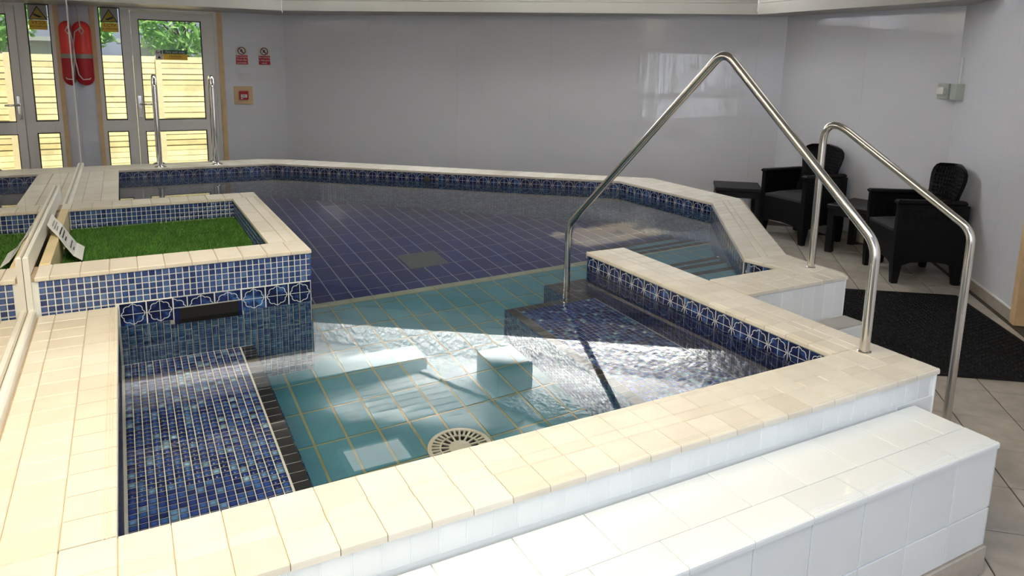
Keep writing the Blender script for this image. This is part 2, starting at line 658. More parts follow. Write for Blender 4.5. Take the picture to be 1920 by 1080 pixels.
def merged(name, parent, rest, m, t=0.006, b=0.0015):
    N = len(rest)
    base = np.array([[-1, -1, -1], [1, -1, -1], [1, 1, -1], [-1, 1, -1], [-1, -1, 0], [1, -1, 0], [1, 1, 0], [-1, 1, 0]], float)
    fq = np.array([[4, 5, 6, 7], [0, 1, 5, 4], [1, 2, 6, 5], [2, 3, 7, 6], [3, 0, 4, 7]])
    V = np.zeros((N, 8, 3))
    off = np.array(OFF.get(parent.name, (0, 0, 0)))
    for i, (c, u, v, w, h) in enumerate(rest):
        u = np.array(u, float); u /= np.linalg.norm(u)
        v = np.array(v, float); v /= np.linalg.norm(v)
        n = np.cross(u, v)
        s = base.copy()
        ins = np.where(s[:, 2] < 0, 0, b)
        V[i] = np.array(c) - off + np.outer(s[:, 0] * (w / 2 - ins), u) + np.outer(s[:, 1] * (h / 2 - ins), v) + np.outer(s[:, 2] * t, n)
    F = (fq[None] + 8 * np.arange(N)[:, None, None]).reshape(-1, 4)
    me = bpy.data.meshes.new(name)
    me.vertices.add(N * 8)
    me.vertices.foreach_set('co', V.reshape(-1))
    nf = len(F)
    me.loops.add(nf * 4)
    me.polygons.add(nf)
    me.loops.foreach_set('vertex_index', F.reshape(-1))
    me.polygons.foreach_set('loop_start', np.arange(nf) * 4)
    me.polygons.foreach_set('loop_total', np.full(nf, 4))
    uvb = (base[:, :2] + 1) / 2
    uv = me.uv_layers.new(name='UVMap')
    uv.data.foreach_set('uv', np.tile(uvb[fq.reshape(-1)], (N, 1)).reshape(-1))
    me.materials.append(m)
    me.update(calc_edges=True)
    o = link(name, me, parent)
    OFF[o.name] = OFF.get(parent.name, Vector((0, 0, 0))).copy()
    o['kind'] = 'stuff'
    return o


def inside(x, y, poly):
    r = False
    n = len(poly)
    for i in range(n):
        x1, y1 = poly[i]
        x2, y2 = poly[(i + 1) % n]
        if (y1 > y) != (y2 > y) and x < (x2 - x1) * (y - y1) / (y2 - y1) + x1:
            r = not r
    return r


def grid_on(poly, z, x0, y0, px, py, gap, grow=0.0, yes=None):
    """tile places of a level grid whose centres fall in a polygon"""
    xs = [p[0] for p in poly]
    ys = [p[1] for p in poly]
    out = []
    i0, i1 = math.floor((min(xs) - x0) / px) - 1, math.ceil((max(xs) - x0) / px) + 1
    j0, j1 = math.floor((min(ys) - y0) / py) - 1, math.ceil((max(ys) - y0) / py) + 1
    for i in range(i0, i1):
        for j in range(j0, j1):
            cx, cy_ = x0 + (i + 0.5) * px, y0 + (j + 0.5) * py
            if inside(cx, cy_, poly) and (yes is None or yes(cx, cy_)):
                out.append(((cx, cy_, z), (1, 0, 0), (0, 1, 0), px - gap, py - gap))
    return out


def wall_grid(a, b, z0, z1, pu, pz, gap, nrm, lift=0.002, start=0.0):
    """tile places on an upright wall from a to b (plan points), z1 the top; nrm = plan normal of the seen side"""
    a, b = Vector((*a, 0)), Vector((*b, 0))
    L = (b - a).length
    d = (b - a) / L
    nv = Vector((*nrm, 0)).normalized()
    u = d if d.cross(Vector((0, 0, 1))).dot(nv) > 0 else -d
    out = []
    n = int(round((L - start) / pu))
    rows = int(round((z1 - z0) / pz))
    for j in range(rows):
        for i in range(n):
            c = a + d * (start + (i + 0.5) * pu) + nv * lift
            out.append(((c.x, c.y, z1 - (j + 0.5) * pz), u, (0, 0, 1), pu - gap, pz - gap))
    return out


def text_mesh(body, size, m, align='CENTER'):
    cu = bpy.data.curves.new('text', 'FONT')
    cu.body = body
    cu.size = size
    cu.align_x = align
    cu.align_y = 'CENTER'
    cu.extrude = 0.0004
    cu.resolution_u = 2
    o = bpy.data.objects.new('text_tmp', cu)
    COL.objects.link(o)
    dg = bpy.context.evaluated_depsgraph_get()
    me = bpy.data.meshes.new_from_object(o.evaluated_get(dg))
    me.name = 'lettering'
    me.materials.clear()
    me.materials.append(m)
    bpy.data.objects.remove(o)
    bpy.data.curves.remove(cu)
    return me


def lettering(body, size, m, loc, rot, parent, name='lettering'):
    o = link(name, text_mesh(body, size, m), parent)
    o.location = loc
    o.rotation_euler = rot
    return o


# ================================================================== ROOM SHELL
YD = 8.889                                   # wall with the garden door
P_DM = (1.718, YD)                            # corner door wall / long wall
P_M3 = (5.90, 5.22)                          # corner long wall / short wall
P_34 = (5.93, 3.485)                         # corner short wall / right wall
U4 = Vector((-0.668, -0.744))                # along the right wall, towards the camera
XM = -0.382                                   # mirror wall


def upright(a, b, z0, z1, th, out, mb, m=0):
    """a wall slab between plan points, thickened to the outside"""
    a, b, n = Vector(a), Vector(b), Vector(out).normalized()
    mb.prism([tuple(a), tuple(b), tuple(b + n * th), tuple(a + n * th)], z0, z1, m)


nM = Vector((P_M3[1] - P_DM[1], -(P_M3[0] - P_DM[0]))).normalized() * -1   # outward of the long wall
ZT = ZC + 0.05
mb = MB()
mb.box(-0.6, 7.5, -3.2, 1.33, ZF - 0.06, ZF - 0.004)
mb.prism([(2.405, 1.33), (7.5, 1.33), (7.5, 9.1), (4.23, 9.1), (4.23, 4.38), (4.19, 3.99), (3.156, 2.667), (3.134, 2.29), (3.10, 2.246), (2.424, 2.25)], ZF - 0.06, ZF - 0.004)
mb.prism([(-0.6, 7.70), (1.2, 7.71), (1.478, 7.56), (4.23, 5.15), (4.23, 9.1), (-0.6, 9.1)], ZF - 0.06, ZF - 0.004)
floor = struct('floor', mb, M_STONEG)

# door wall with an opening for the door set
DX0, DX1, DZ1 = -0.243, 1.045, 1.62
mb = MB()
mb.box(-0.6, DX0, YD, YD + 0.15, ZF, ZT)
mb.box(DX1, P_DM[0] + 0.1, YD, YD + 0.15, ZF, ZT)
mb.box(DX0, DX1, YD, YD + 0.15, DZ1, ZT)
struct('wall_back', mb, M_WALL)


def panels(name, a, b, out, widths):
    """a clad wall: core slab plus upright glossy panels with fine joints"""
    a, b = Vector(a), Vector(b)
    L = (b - a).length
    d = (b - a) / L
    n = Vector(out).normalized()
    mb = MB()
    upright(a + n * 0.012, b + n * 0.012, ZF, ZT, 0.14, n, mb)
    w = struct(name, mb, M_PVC)
    s = 0.0
    k = 0
    while s < L - 1e-4:
        wd = min(widths, L - s)
        p, q = a + d * (s + 0.0004), a + d * (s + wd - 0.0004)
        m2 = MB()
        m2.prism([tuple(p), tuple(q), tuple(q + n * 0.011), tuple(p + n * 0.011)], ZF, ZT)
        part('wall_panel', m2, M_WALL, w)
        s += wd
        k += 1
    return w


panels('wall_far', P_DM, P_M3, nM, 1.06)
panels('wall_side', P_M3, P_34, (1, 0), 0.90)
n4 = Vector((0.744, -0.668))
D2a = Vector(P_34) + U4 * 1.545              # second door opening in the right wall
D2b = D2a + U4 * 0.95
panels('wall_right', P_34, D2a, n4, 1.05)
end4 = Vector(P_34) + U4 * 8.4
mb = MB()
upright(D2b, end4, ZF, ZT, 0.15, n4, mb)
upright(D2a, D2b, 1.45, ZT, 0.15, n4, mb)
struct('wall_front_right', mb, M_WALL)
mb = MB()
mb.box(XM - 0.2, XM - 0.02, -3.0, -2.45, ZF, ZT)
mb.box(XM - 0.2, XM - 0.02, -2.45, 0.75, ZF, -0.2)
mb.box(XM - 0.2, XM - 0.02, -2.45, 0.75, 1.42, ZT)
mb.box(XM - 0.2, XM - 0.02, 0.75, 9.0, ZF, ZT)
struct('wall_left', mb, M_WALL)
mb = MB()
mb.box(-0.6, 3.0, -2.85, -2.7, ZF, ZT)
struct('wall_front', mb, M_WALL)

# window with mullions in the left wall beside the camera
mb = MB()
for y in (-2.45, -1.93, -1.38, -0.83, -0.28, 0.27, 0.63):
    mb.box(XM - 0.13, XM - 0.02, y, y + 0.12, -0.2, 1.42)
for z in (-0.2, 0.34, 1.30):
    mb.box(XM - 0.13, XM - 0.02, -2.45, 0.75, z, z + 0.12)
struct('window_1', mb, M_PVC)

# ceiling: boards on the left, stippled plaster on the right, a beam across the boards
mb = MB(); mb.box(-0.6, 7.5, -3.2, 9.1, ZC + 0.012, ZC + 0.1)
ceiling = struct('ceiling', mb, M_DARK)
pl = MB(); pl.bevbox(-2.55, 2.55, -0.063, 0.063, -0.016, 0.0, 0.004)
plm = pl.mesh('plank', M_PLANK)
for k in range(84):
    o = link('plank', plm, ceiling)
    o.location = (2.05, -2.4 + 0.135 * k, ZC + 0.011)
edge_a, edge_b = Vector((2.02, 9.17)), Vector((3.47, 5.52))
dd = (edge_b - edge_a).normalized()
ea, eb = edge_a, edge_b + dd * 2.0
mb = MB(); mb.prism([tuple(ea), tuple(eb), (4.3, -2.9), (7.4, -2.9), (7.4, 9.1)], ZC - 0.03, ZC + 0.011)
part('plaster_panel', mb, M_ARTEX, ceiling)
mb = MB(); mb.box(-0.38, 2.86, 7.28, 7.68, 2.12, ZC)
struct('trim_4', mb, M_BEAM)

# pelmet (bulkhead) round the pool hall
F = [(-0.43, 8.09), (1.55, 8.06), (5.45, 5.19), (5.42, 2.9)]
BK = [(-0.43, YD - 0.002), (1.717, YD - 0.002), (5.897, 5.217), (5.93, 2.9)]
for k in range(3):
    a, b = Vector(F[k]), Vector(F[k + 1])
    d = (b - a).normalized()
    n = Vector((d.y, -d.x)) * -1
    mb = MB()
    ex = d * 0.0018
    a2, b2 = a + ex, b - ex
    for z0, z1, off in ((1.519, 1.622, 0.0), (1.626, 1.655, 0.006), (1.659, 1.735, 0.0)):
        mb.prism([tuple(a2 + n * off), tuple(b2 + n * off), tuple(b2 + n * 0.03), tuple(a2 + n * 0.03)], z0, z1)
    mb.prism([tuple(a + n * 0.028), tuple(b + n * 0.028), BK[k + 1], BK[k]], 1.521 + 0.001 * k, 1.545 + 0.001 * k)
    mb.prism([tuple(a2 + n * 0.0295), tuple(b2 + n * 0.0295), tuple(b2 + n * 0.042), tuple(a2 + n * 0.042)], 1.519, 1.735)
    struct('trim_%d' % (k + 1), mb, M_PELMET)

# stippled plaster on the walls above the pelmet and on the ceiling: real relief
def stipple(nu, nv, cell):
    """lumpy height field: random knobs a few cells wide, 0..1"""
    h = rng.random((nu, nv))
    k = np.array([0.25, 0.5, 0.25])
    for ax in (0, 1):
        h = np.apply_along_axis(lambda r: np.convolve(np.pad(r, 1, mode='edge'), k, 'valid'), ax, h)
    h = (h - h.min()) / (h.max() - h.min())
    return np.clip((h - 0.3) / 0.45, 0, 1)


def relief_sheet(name, P0, U, Vv, N, lu, lv, step, amp, parent, keep=None):
    nu, nv = int(lu / step) + 1, int(lv / step) + 1
    H = stipple(nu, nv, step) * amp
    I, J = np.meshgrid(np.linspace(0, lu, nu), np.linspace(0, lv, nv), indexing='ij')
    P0, U, Vv, N = (np.array(x, float) for x in (P0, U, Vv, N))
    V = P0 + I[..., None] * U + J[..., None] * Vv + H[..., None] * N
    idx = np.arange(nu * nv).reshape(nu, nv)
    q = np.stack([idx[:-1, :-1], idx[1:, :-1], idx[1:, 1:], idx[:-1, 1:]], -1).reshape(-1, 4)
    if keep is not None:
        c = (V.reshape(-1, 3)[q]).mean(1)
        q = q[np.array([keep(x, y) for x, y, z in c])]
    me = bpy.data.meshes.new(name)
    me.vertices.add(nu * nv)
    me.vertices.foreach_set('co', V.reshape(-1))
    me.loops.add(len(q) * 4)
    me.polygons.add(len(q))
    me.loops.foreach_set('vertex_index', q.reshape(-1))
    me.polygons.foreach_set('loop_start', np.arange(len(q)) * 4)
    me.polygons.foreach_set('loop_total', np.full(len(q), 4))
    me.polygons.foreach_set('use_smooth', [True] * len(q))
    me.materials.append(M_ARTEX)
    me.update(calc_edges=True)
    o = link(name, me, parent)
    o['kind'] = 'stuff'
    return o


dU = (Vector(P_M3) - Vector(P_DM)).normalized()
relief_sheet('plaster_stipple', (P_DM[0] - nM.x * 0.013, P_DM[1] - nM.y * 0.013, 1.56), (dU.x, dU.y, 0), (0, 0, 1), (-nM.x, -nM.y, 0),
             (Vector(P_M3) - Vector(P_DM)).length, ZC - 0.04 - 1.56, 0.020, 0.020, ceiling)
relief_sheet('plaster_stipple', (2.0, 3.2, ZC - 0.0305), (0, 1, 0), (1, 0, 0), (0, 0, -1), 5.6, 3.9, 0.026, 0.020, ceiling,
             lambda x, y: (x - ea.x) * (eb.y - ea.y) - (y - ea.y) * (eb.x - ea.x) < 0 and x * nM.x + y * nM.y < P_M3[0] * nM.x + P_M3[1] * nM.y and x < 5.9)
for a_, b_, n_ in ((P_DM, P_M3, nM), (P_M3, P_34, Vector((1, 0)))):
    mb = MB()
    upright(a_, b_, 1.56, ZC - 0.031, -0.012, n_, mb)
    part('plaster_panel', mb, M_ARTEX, ceiling)

# skirting of the right wall and short wall
mb = MB()
upright(P_34, D2a, ZF, ZF + 0.075, -0.012, n4, mb)
sk = struct('baseboard_right', mb, M_STONE)
mb = MB(); upright(P_34, D2a, ZF + 0.075, ZF + 0.083, -0.010, n4, mb); part('bead', mb, M_PVC, sk)
mb = MB(); upright(P_M3, P_34, ZF, ZF + 0.075, -0.012, (1, 0), mb)
struct('baseboard_side', mb, M_STONE)

# floor tiles
u4 = Vector((0.668, 0.744, 0)).normalized()
v4 = Vector((0.744, -0.668, 0)).normalized()
pool_out = [(-0.41, 1.345), (2.42, 1.345), (2.434, 2.242), (3.11, 2.236), (3.144, 2.28), (3.166, 2.667), (4.2, 3.99), (4.24, 4.38), (4.24, 5.154), (1.484, 7.569), (1.2, 7.72), (-0.41, 7.72)]
room_in = [(2.25, -0.5), (1.6, 0.4), (2.1, 1.2), (2.45, 1.35), (2.45, 2.2), (3.2, 2.2), (3.25, 2.6), (4.3, 3.95), (4.5, 5.3), (5.85, 5.1), (5.85, 3.45), (3.35, 0.55), (2.6, -0.4)]
pl_ = []
for i in range(-3, 24):
    for j in range(-1, 9):
        uu, vv = 2.579 + 0.312 * (i + 0.5 - 7), 1.028 + 0.2535 * (j + 0.5 - 4)
        c = u4 * uu + v4 * vv
        if inside(c.x, c.y, room_in) or (0.9 < c.x and 0.3 < c.y < 1.4 and vv < 2.0 and vv > -0.3 and not inside(c.x, c.y, pool_out)):
            if vv < 2.10:
                pl_.append(((c.x, c.y, ZF), u4.cross(v4).z > 0 and tuple(u4) or tuple(v4), u4.cross(v4).z > 0 and tuple(v4) or tuple(u4),
                            (0.312 if u4.cross(v4).z > 0 else 0.2535) - 0.006, (0.2535 if u4.cross(v4).z > 0 else 0.312) - 0.006))
lay('floor_tile', floor, pl_, M_STONE, 0.008, 300, 0.0015)

# mirror wall: three tall mirror panels, white base trim
for k, (y0, y1, lb) in enumerate(((0.80, 3.49, 'tall bronze mirror panel nearest the front, beside the left coping'),
                                  (3.494, 5.30, 'tall bronze mirror panel standing behind the turf planter'),
                                  (5.304, 7.74, 'tall bronze mirror panel at the far end beside the red rescue float'))):
    mb = MB(); mb.box(XM - 0.018, XM, y0, y1, -0.02 if k != 1 else 0.0, ZC - 0.02)
    o = part('mirror_panel', mb, M_MIRROR, None, loc=(XM, (y0 + y1) / 2, 0))
    tag(o, lb, 'mirror', 'mirrors along the left wall')
mb = MB(); mb.box(XM - 0.018, XM + 0.005, 7.741, 7.765, 0.0, ZC - 0.02)
struct('trim_5', mb, M_PVC)
mb = MB()
mb.bevbox(XM + 0.001, -0.355, 0.8, 3.225, -0.02, 0.034, 0.006)
mb.bevbox(XM + 0.001, -0.359, 4.885, 7.74, -0.02, 0.034, 0.006)
struct('baseboard_left', mb, M_PVC)

# ================================================================== GARDEN DOOR SET
door = tag(thing('door_1', None, None, (0.4, YD, ZF)), kind='structure')
fy0, fy1 = YD + 0.01, YD + 0.08


def dpart(name, boxes, m, yy=None):
    mb = MB()
    y0, y1 = yy or (fy0, fy1)
    for x0, x1, z0, z1 in boxes:
        mb.bevbox(x0, x1, y0, y1, z0, z1, 0.005)
    return part(name, mb, m, door)


ZB = ZF + 0.01
dpart('architrave', [(DX0, DX0 + 0.043, ZF, DZ1), (DX1 - 0.052, DX1, ZF, DZ1), (DX0 + 0.043, DX1 - 0.052, DZ1 - 0.05, DZ1)], M_OAK, (YD - 0.012, YD + 0.09))
# outer frame and side light
dpart('frame', [(-0.200, -0.165, ZB, 1.57), (0.038, 0.128, ZB, 1.57), (0.955, 0.993, ZB, 1.57), (-0.165, 0.038, 1.52, 1.57), (0.128, 0.955, 1.50, 1.57),
                (-0.165, 0.038, 0.215, 0.335), (-0.165, 0.038, ZB, -0.42)], M_DOORPVC)
leaf = dpart('leaf', [(0.132, 0.202, ZB + 0.02, 1.495), (0.828, 0.952, ZB + 0.02, 1.495), (0.202, 0.828, 1.410, 1.495), (0.202, 0.828, 0.208, 0.33), (0.202, 0.828, ZB + 0.02, -0.42)], M_DOORPVC, (fy0 - 0.012, fy1 - 0.01))


def pane(x0, x1, z0, z1, par):
    mb = MB()
    for a, b, c, d in ((x0, x0 + 0.009, z0, z1), (x1 - 0.009, x1, z0, z1), (x0, x1, z0, z0 + 0.009), (x0, x1, z1 - 0.009, z1)):
        mb.box(a, b, fy0 + 0.004, fy0 + 0.03, c, d)
    part('gasket', mb, M_RUBBER, par)
    mb = MB(); mb.box(x0, x1, fy0 + 0.03, fy0 + 0.036, z0, z1)
    part('pane', mb, M_PANE, par)


pane(-0.165, 0.038, 0.335, 1.52, door)
pane(-0.165, 0.038, -0.42, 0.215, door)
pane(0.202, 0.828, 0.33, 1.41, leaf)
pane(0.202, 0.828, -0.42, 0.208, leaf)
mb = MB()
mb.bevbox(0.150, 0.182, fy0 - 0.024, fy0 - 0.012, 0.36, 0.60, 0.004)
mb.tube([(0.166, fy0 - 0.02, 0.507), (0.166, fy0 - 0.06, 0.507), (0.18, fy0 - 0.066, 0.507), (0.285, fy0 - 0.064, 0.505)], 0.0095, 10)
mb.tube([(0.166, fy0 - 0.02, 0.42), (0.166, fy0 - 0.03, 0.42)], 0.012, 12)
part('door_handle', mb, M_CHROME, leaf, True)

# stickers on the door glass
t = thing('camera_warning_sign', 'yellow camera warning sticker with black triangle in narrow side pane', 'sign', (-0.063, fy0 + 0.03, 1.322))
mb = MB(); mb.box(-0.145, 0.018, fy0 + 0.0255, fy0 + 0.0295, 1.367, 1.514); part('clear_backing', mb, M_FILM, t)
mb = MB(); mb.box(-0.140, 0.016, fy0 + 0.024, fy0 + 0.0293, 1.267, 1.360); part('caption_plate', mb, M_SIGNY, t)
mb = MB()
TRI = [(-0.062, 1.504), (-0.148, 1.364), (0.018, 1.364)]


def tri_prism(mb, P, y0, y1):
    vs = [(x, y1, z) for x, z in P] + [(x, y0, z) for x, z in P]
    n = len(P)
    mb.add(vs, [list(range(n)), list(range(n, 2 * n))[::-1]] + [[i, n + i, n + (i + 1) % n, (i + 1) % n] for i in range(n)])


tri_prism(mb, TRI, fy0 + 0.0245, fy0 + 0.0253); part('triangle_border', mb, M_INK, t)
cxt, czt = sum(p[0] for p in TRI) / 3, sum(p[1] for p in TRI) / 3
mb = MB(); tri_prism(mb, [(cxt + (x - cxt) * 0.84, czt + (z - czt) * 0.84) for x, z in TRI], fy0 + 0.0236, fy0 + 0.0246); part('triangle_face', mb, M_SIGNY, t)
mb = MB()
tri_prism(mb, [(-0.104, 1.394), (-0.050, 1.420), (-0.028, 1.426), (-0.024, 1.408), (-0.060, 1.392), (-0.075, 1.386)], fy0 + 0.0226, fy0 + 0.0237)
part('camera_symbol', mb, M_INK, t)
RX = (PI / 2, 0, 0)
lettering('CCTV', 0.045, M_INK, (0.0, -0.0072, 0.012), RX, t)
lettering('IN OPERATION', 0.022, M_INK, (0.0, -0.0072, -0.025), RX, t)

t = thing('fire_exit_sign', 'green and yellow fire exit sticker on the large door pane', 'sign', (0.54, fy0 + 0.03, 1.05))
mb = MB(); mb.box(0.352, 0.425, fy0 + 0.0245, fy0 + 0.0295, 0.985, 1.092); part('symbol_plate', mb, M_SIGNW, t)
mb = MB(); mb.box(0.427, 0.672, fy0 + 0.0245, fy0 + 0.0295, 1.05, 1.092); part('green_plate', mb, M_SIGNG, t)
mb = MB(); mb.box(0.427, 0.672, fy0 + 0.0245, fy0 + 0.0295, 0.985, 1.049); part('yellow_plate', mb, M_SIGNY, t)
mb = MB(); tri_prism(mb, [(0.388, 1.03), (0.37, 1.0), (0.406, 1.0)], fy0 + 0.0235, fy0 + 0.0246)
tri_prism(mb, [(0.362, 1.05), (0.366, 1.085), (0.372, 1.085), (0.370, 1.05)], fy0 + 0.0235, fy0 + 0.0246)
tri_prism(mb, [(0.374, 1.06), (0.398, 1.072), (0.398, 1.065), (0.376, 1.052)], fy0 + 0.0235, fy0 + 0.0246)
tri_prism(mb, [(0.404, 1.048), (0.404, 1.087), (0.416, 1.087), (0.416, 1.048)], fy0 + 0.0235, fy0 + 0.0246)
part('symbols', mb, M_INK, t)
lettering('Fire exit only', 0.036, M_WINK, (0.01, -0.0072, 0.02), RX, t)
lettering('CAUTION', 0.028, M_INK, (0.01, -0.0072, -0.028), RX, t)
lettering('this door is alarmed', 0.014, M_INK, (0.01, -0.0072, -0.052), RX, t)

# ================================================================== OUTSIDE
gr = MB(); gr.box(-4, 5, 9.05, 14, ZF - 0.12, ZF - 0.06)
struct('ground', gr, M_SOIL)
FY = 10.9
fence = thing('fence', 'weathered yellow feather board garden fence seen through the glass door', 'fence', (0.3, FY, ZF))
bm_ = MB()
bm_.add([(-0.95, 0.0, -0.040), (0.95, 0.0, -0.040), (0.95, 0.02, -0.040), (-0.95, 0.02, -0.040), (-0.95, 0.006, 0.040), (0.95, 0.006, 0.040), (0.95, 0.02, 0.040), (-0.95, 0.02, 0.040)],
        [[3, 2, 1, 0], [4, 5, 6, 7], [0, 1, 5, 4], [1, 2, 6, 5], [2, 3, 7, 6], [3, 0, 4, 7]])
bme = bm_.mesh('board', M_FENCE)
for px in (-1.62, 0.36, 2.34):
    for k in range(21):
        o = link('board', bme, fence)
        o.location = (px + 0.01 - 0.3, random.uniform(-0.004, 0.004), 0.06 + 0.074 * k)
        o.rotation_euler = (0, random.uniform(-0.003, 0.003), 0)
for px in (-0.63, 1.35):
    mb = MB(); mb.bevbox(px - 0.05, px + 0.05, FY - 0.05, FY + 0.05, ZF, 1.08, 0.006); part('post', mb, M_POST, fence)
mb = MB(); mb.bevbox(0.42, 0.49, FY - 0.055, FY - 0.012, ZF, 1.04, 0.005); part('post', mb, M_POST, fence)


def bush(name, label, c, r, nleaf, seed):
    rg = np.random.default_rng(seed)
    root = thing(name, label, 'shrub', (c[0], c[1], ZF), 0, 'shrubs over the garden fence')
    mb = MB()
    mb.tube([(c[0], c[1], ZF), (c[0] + 0.05, c[1], c[2] - r[2] * 0.3), (c[0] - 0.03, c[1], c[2] + r[2] * 0.3)], [0.05, 0.035, 0.015], 8)
    for k in range(6):
        a = k * 1.05
        mb.tube([(c[0], c[1], c[2] - r[2] * 0.6), (c[0] + math.cos(a) * r[0] * 0.6, c[1] + math.sin(a) * r[1] * 0.6, c[2] + 0.1 * k - 0.2)], [0.02, 0.007], 6)
    part('stem', mb, M_BARK, root)
    P = rg.normal(size=(nleaf, 3))
    P /= np.linalg.norm(P, axis=1)[:, None]
    P *= (rg.uniform(0.35, 1, nleaf) ** 0.5)[:, None]
    P = P * np.array(r) + np.array(c)
    A = rg.normal(size=(nleaf, 3)); A[:, 2] -= 0.5
    A /= np.linalg.norm(A, axis=1)[:, None]
    B = np.cross(A, rg.normal(size=(nleaf, 3))); B /= np.linalg.norm(B, axis=1)[:, None]
    L = rg.uniform(0.05, 0.11, nleaf)[:, None]
    N = np.cross(A, B)
    v = np.stack([P - A * L, P + B * L * 0.32 + N * L * 0.08, P + A * L, P - B * L * 0.32 + N * L * 0.08], 1).reshape(-1, 3)
    me = bpy.data.meshes.new('foliage')
    me.from_pydata((v - np.array([c[0], c[1], ZF])).tolist(), [], (np.arange(nleaf * 4).reshape(-1, 4)).tolist())
    me.materials.append(M_LEAF)
    o = link('foliage', me, root)
    o['kind'] = 'stuff'


bush('shrub', 'leafy green shrub hanging over the fence behind the large door pane', (0.82, 11.6, 1.60), (0.72, 0.45, 0.66), 1600, 3)
bush('shrub', 'leafy green shrub behind the narrow side pane of the door', (-0.42, 11.3, 1.46), (0.42, 0.35, 0.42), 900, 4)
bush('shrub', 'pale green shrub furthest right behind the door glass', (2.1, 11.6, 1.5), (0.5, 0.4, 0.7), 1300, 5)
t = thing('outbuilding', 'white rendered outbuilding glimpsed behind the fence and shrubs', 'building', (0.3, 13.2, ZF))
mb = MB(); mb.box(0.05, 0.75, 12.6, 13.8, ZF, 1.22); part('wall', mb, M_RENDER, t)
mb = MB(); mb.prism([(-0.02, 12.5), (0.82, 12.5), (0.82, 13.9), (-0.02, 13.9)], 1.22, 1.28); part('roof', mb, M_BEAM, t)

# ================================================================== POOL
pool = thing('swimming_pool', 'raised swimming pool with cream tiled coping, blue patterned band and hot tub corner', 'pool', (1.8, 4.2, ZF))
OV = 0.010                                   # coping overhang
GZ = -0.020                                  # underside of the coping tiles
LIPZ = -0.012
# convex coping / wall pieces in plan: (polygon)
band_front = [(-0.381, 1.345), (2.411, 1.345), (2.411, 1.60), (-0.381, 1.60)]
band_left1 = [(-0.381, 1.60), (-0.075, 1.60), (-0.075, 3.236), (-0.381, 3.236)]
band_left2 = [(-0.381, 4.87), (-0.075, 4.87), (-0.075, 7.35), (-0.381, 7.35)]
band_back = [(-0.381, 7.35), (1.27, 7.33), (1.46, 7.59), (1.2, 7.72), (-0.381, 7.72)]
band_far = [(1.27, 7.33), (3.85, 5.12), (4.24, 5.154), (1.46, 7.59)]
band_r1 = [(3.85, 5.12), (3.88, 4.00), (4.24, 4.20), (4.24, 5.154)]
band_r2 = [(3.88, 4.00), (2.88, 2.70), (3.166, 2.667), (4.20, 3.99), (4.24, 4.20)]
band_r3 = [(2.88, 2.70), (2.925, 2.49), (3.150, 2.49), (3.166, 2.667)]
band_plat = [(2.434, 2.242), (3.11, 2.236), (3.144, 2.28), (3.150, 2.49), (2.43, 2.49)]
band_div = [(2.18, 1.60), (2.411, 1.60), (2.43, 3.17), (2.18, 3.17)]
bands = [band_front, band_left1, band_left2, band_back, band_far, band_r1, band_r2, band_r3, band_plat, band_div]


def shrink(poly, d):
    n = len(poly)
    a = sum(poly[i][0] * poly[(i + 1) % n][1] - poly[(i + 1) % n][0] * poly[i][1] for i in range(n))
    P = [Vector(p) for p in (poly if a > 0 else poly[::-1])]
    out = []
    for i in range(n):
        p0, p1, p2 = P[i - 1], P[i], P[(i + 1) % n]
        e1, e2 = (p1 - p0).normalized(), (p2 - p1).normalized()
        n1, n2 = Vector((-e1.y, e1.x)), Vector((-e2.y, e2.x))
        k = 1 + n1.dot(n2)
        out.append(tuple(p1 + (n1 + n2) * (d / max(k, 0.3))))
    return out


mb = MB()
for bnd in bands:
    mb.prism(shrink(bnd, OV), -1.5, GZ, 0)
# fill the notches that the inset leaves where pieces join
mb.box(2.19, 2.40, 1.58, 1.62, -1.5, GZ)
mb.box(-0.375, -0.085, 1.58, 1.62, -1.5, GZ)
mb.box(2.44, 2.92, 2.46, 2.48, -1.5, GZ)
mb.box(2.40, 2.46, 2.252, 2.48, -1.5, GZ)
mb.prism([(2.95, 2.44), (3.14, 2.44), (3.14, 2.55), (2.93, 2.55)], -1.5, GZ)
mb.prism([(2.925, 2.60), (3.15, 2.60), (3.2, 2.72), (2.92, 2.722), (2.902, 2.70)], -1.5, GZ)
mb.prism([(3.80, 3.87), (4.10, 3.87), (4.22, 4.1), (4.22, 4.3), (3.888, 4.3), (3.888, 4.02)], -1.5, GZ)
mb.prism([(3.868, 5.0), (4.22, 5.0), (4.22, 5.14), (4.1, 5.26), (3.866, 5.132)], -1.5, GZ)
mb.prism([(1.15, 7.345), (1.28, 7.345), (1.36, 7.27), (1.5, 7.50), (1.3, 7.66), (1.15, 7.70)], -1.5, GZ)
mb.box(-0.375, -0.085, 7.3, 7.4, -1.5, GZ)
part('basin_wall', mb, plain('blue_grey_pool_grout', (0.16, 0.21, 0.31), 0.8, noise=0.1), pool)
mb = MB()
mb.box(-0.378, 2.4015, 1.3542, 1.3556, ZF, GZ)
mb.box(2.395, 2.4025, 1.35, 2.26, ZF, GZ)
mb.prism([(2.43, 2.2504), (3.108, 2.2442), (3.108, 2.25), (2.43, 2.256)], ZF, GZ)
mb.prism([(3.10, 2.246), (3.1345, 2.283), (3.1405, 2.485), (3.1565, 2.665), (4.19, 3.99), (4.231, 4.38), (4.231, 5.15), (4.20, 5.15), (4.20, 4.38), (4.16, 4.0), (3.13, 2.68), (3.11, 2.5), (3.10, 2.30)], ZF, GZ)
part('outer_render', mb, M_WHITEG, pool)
# coping bed: a thin brown grout bed that shows between the tiles
mb = MB()
for bnd in bands:
    mb.prism(shrink(bnd, 0.006), GZ + 0.0005, -0.0035, 0)
part('coping_bed', mb, M_COPEG, pool)


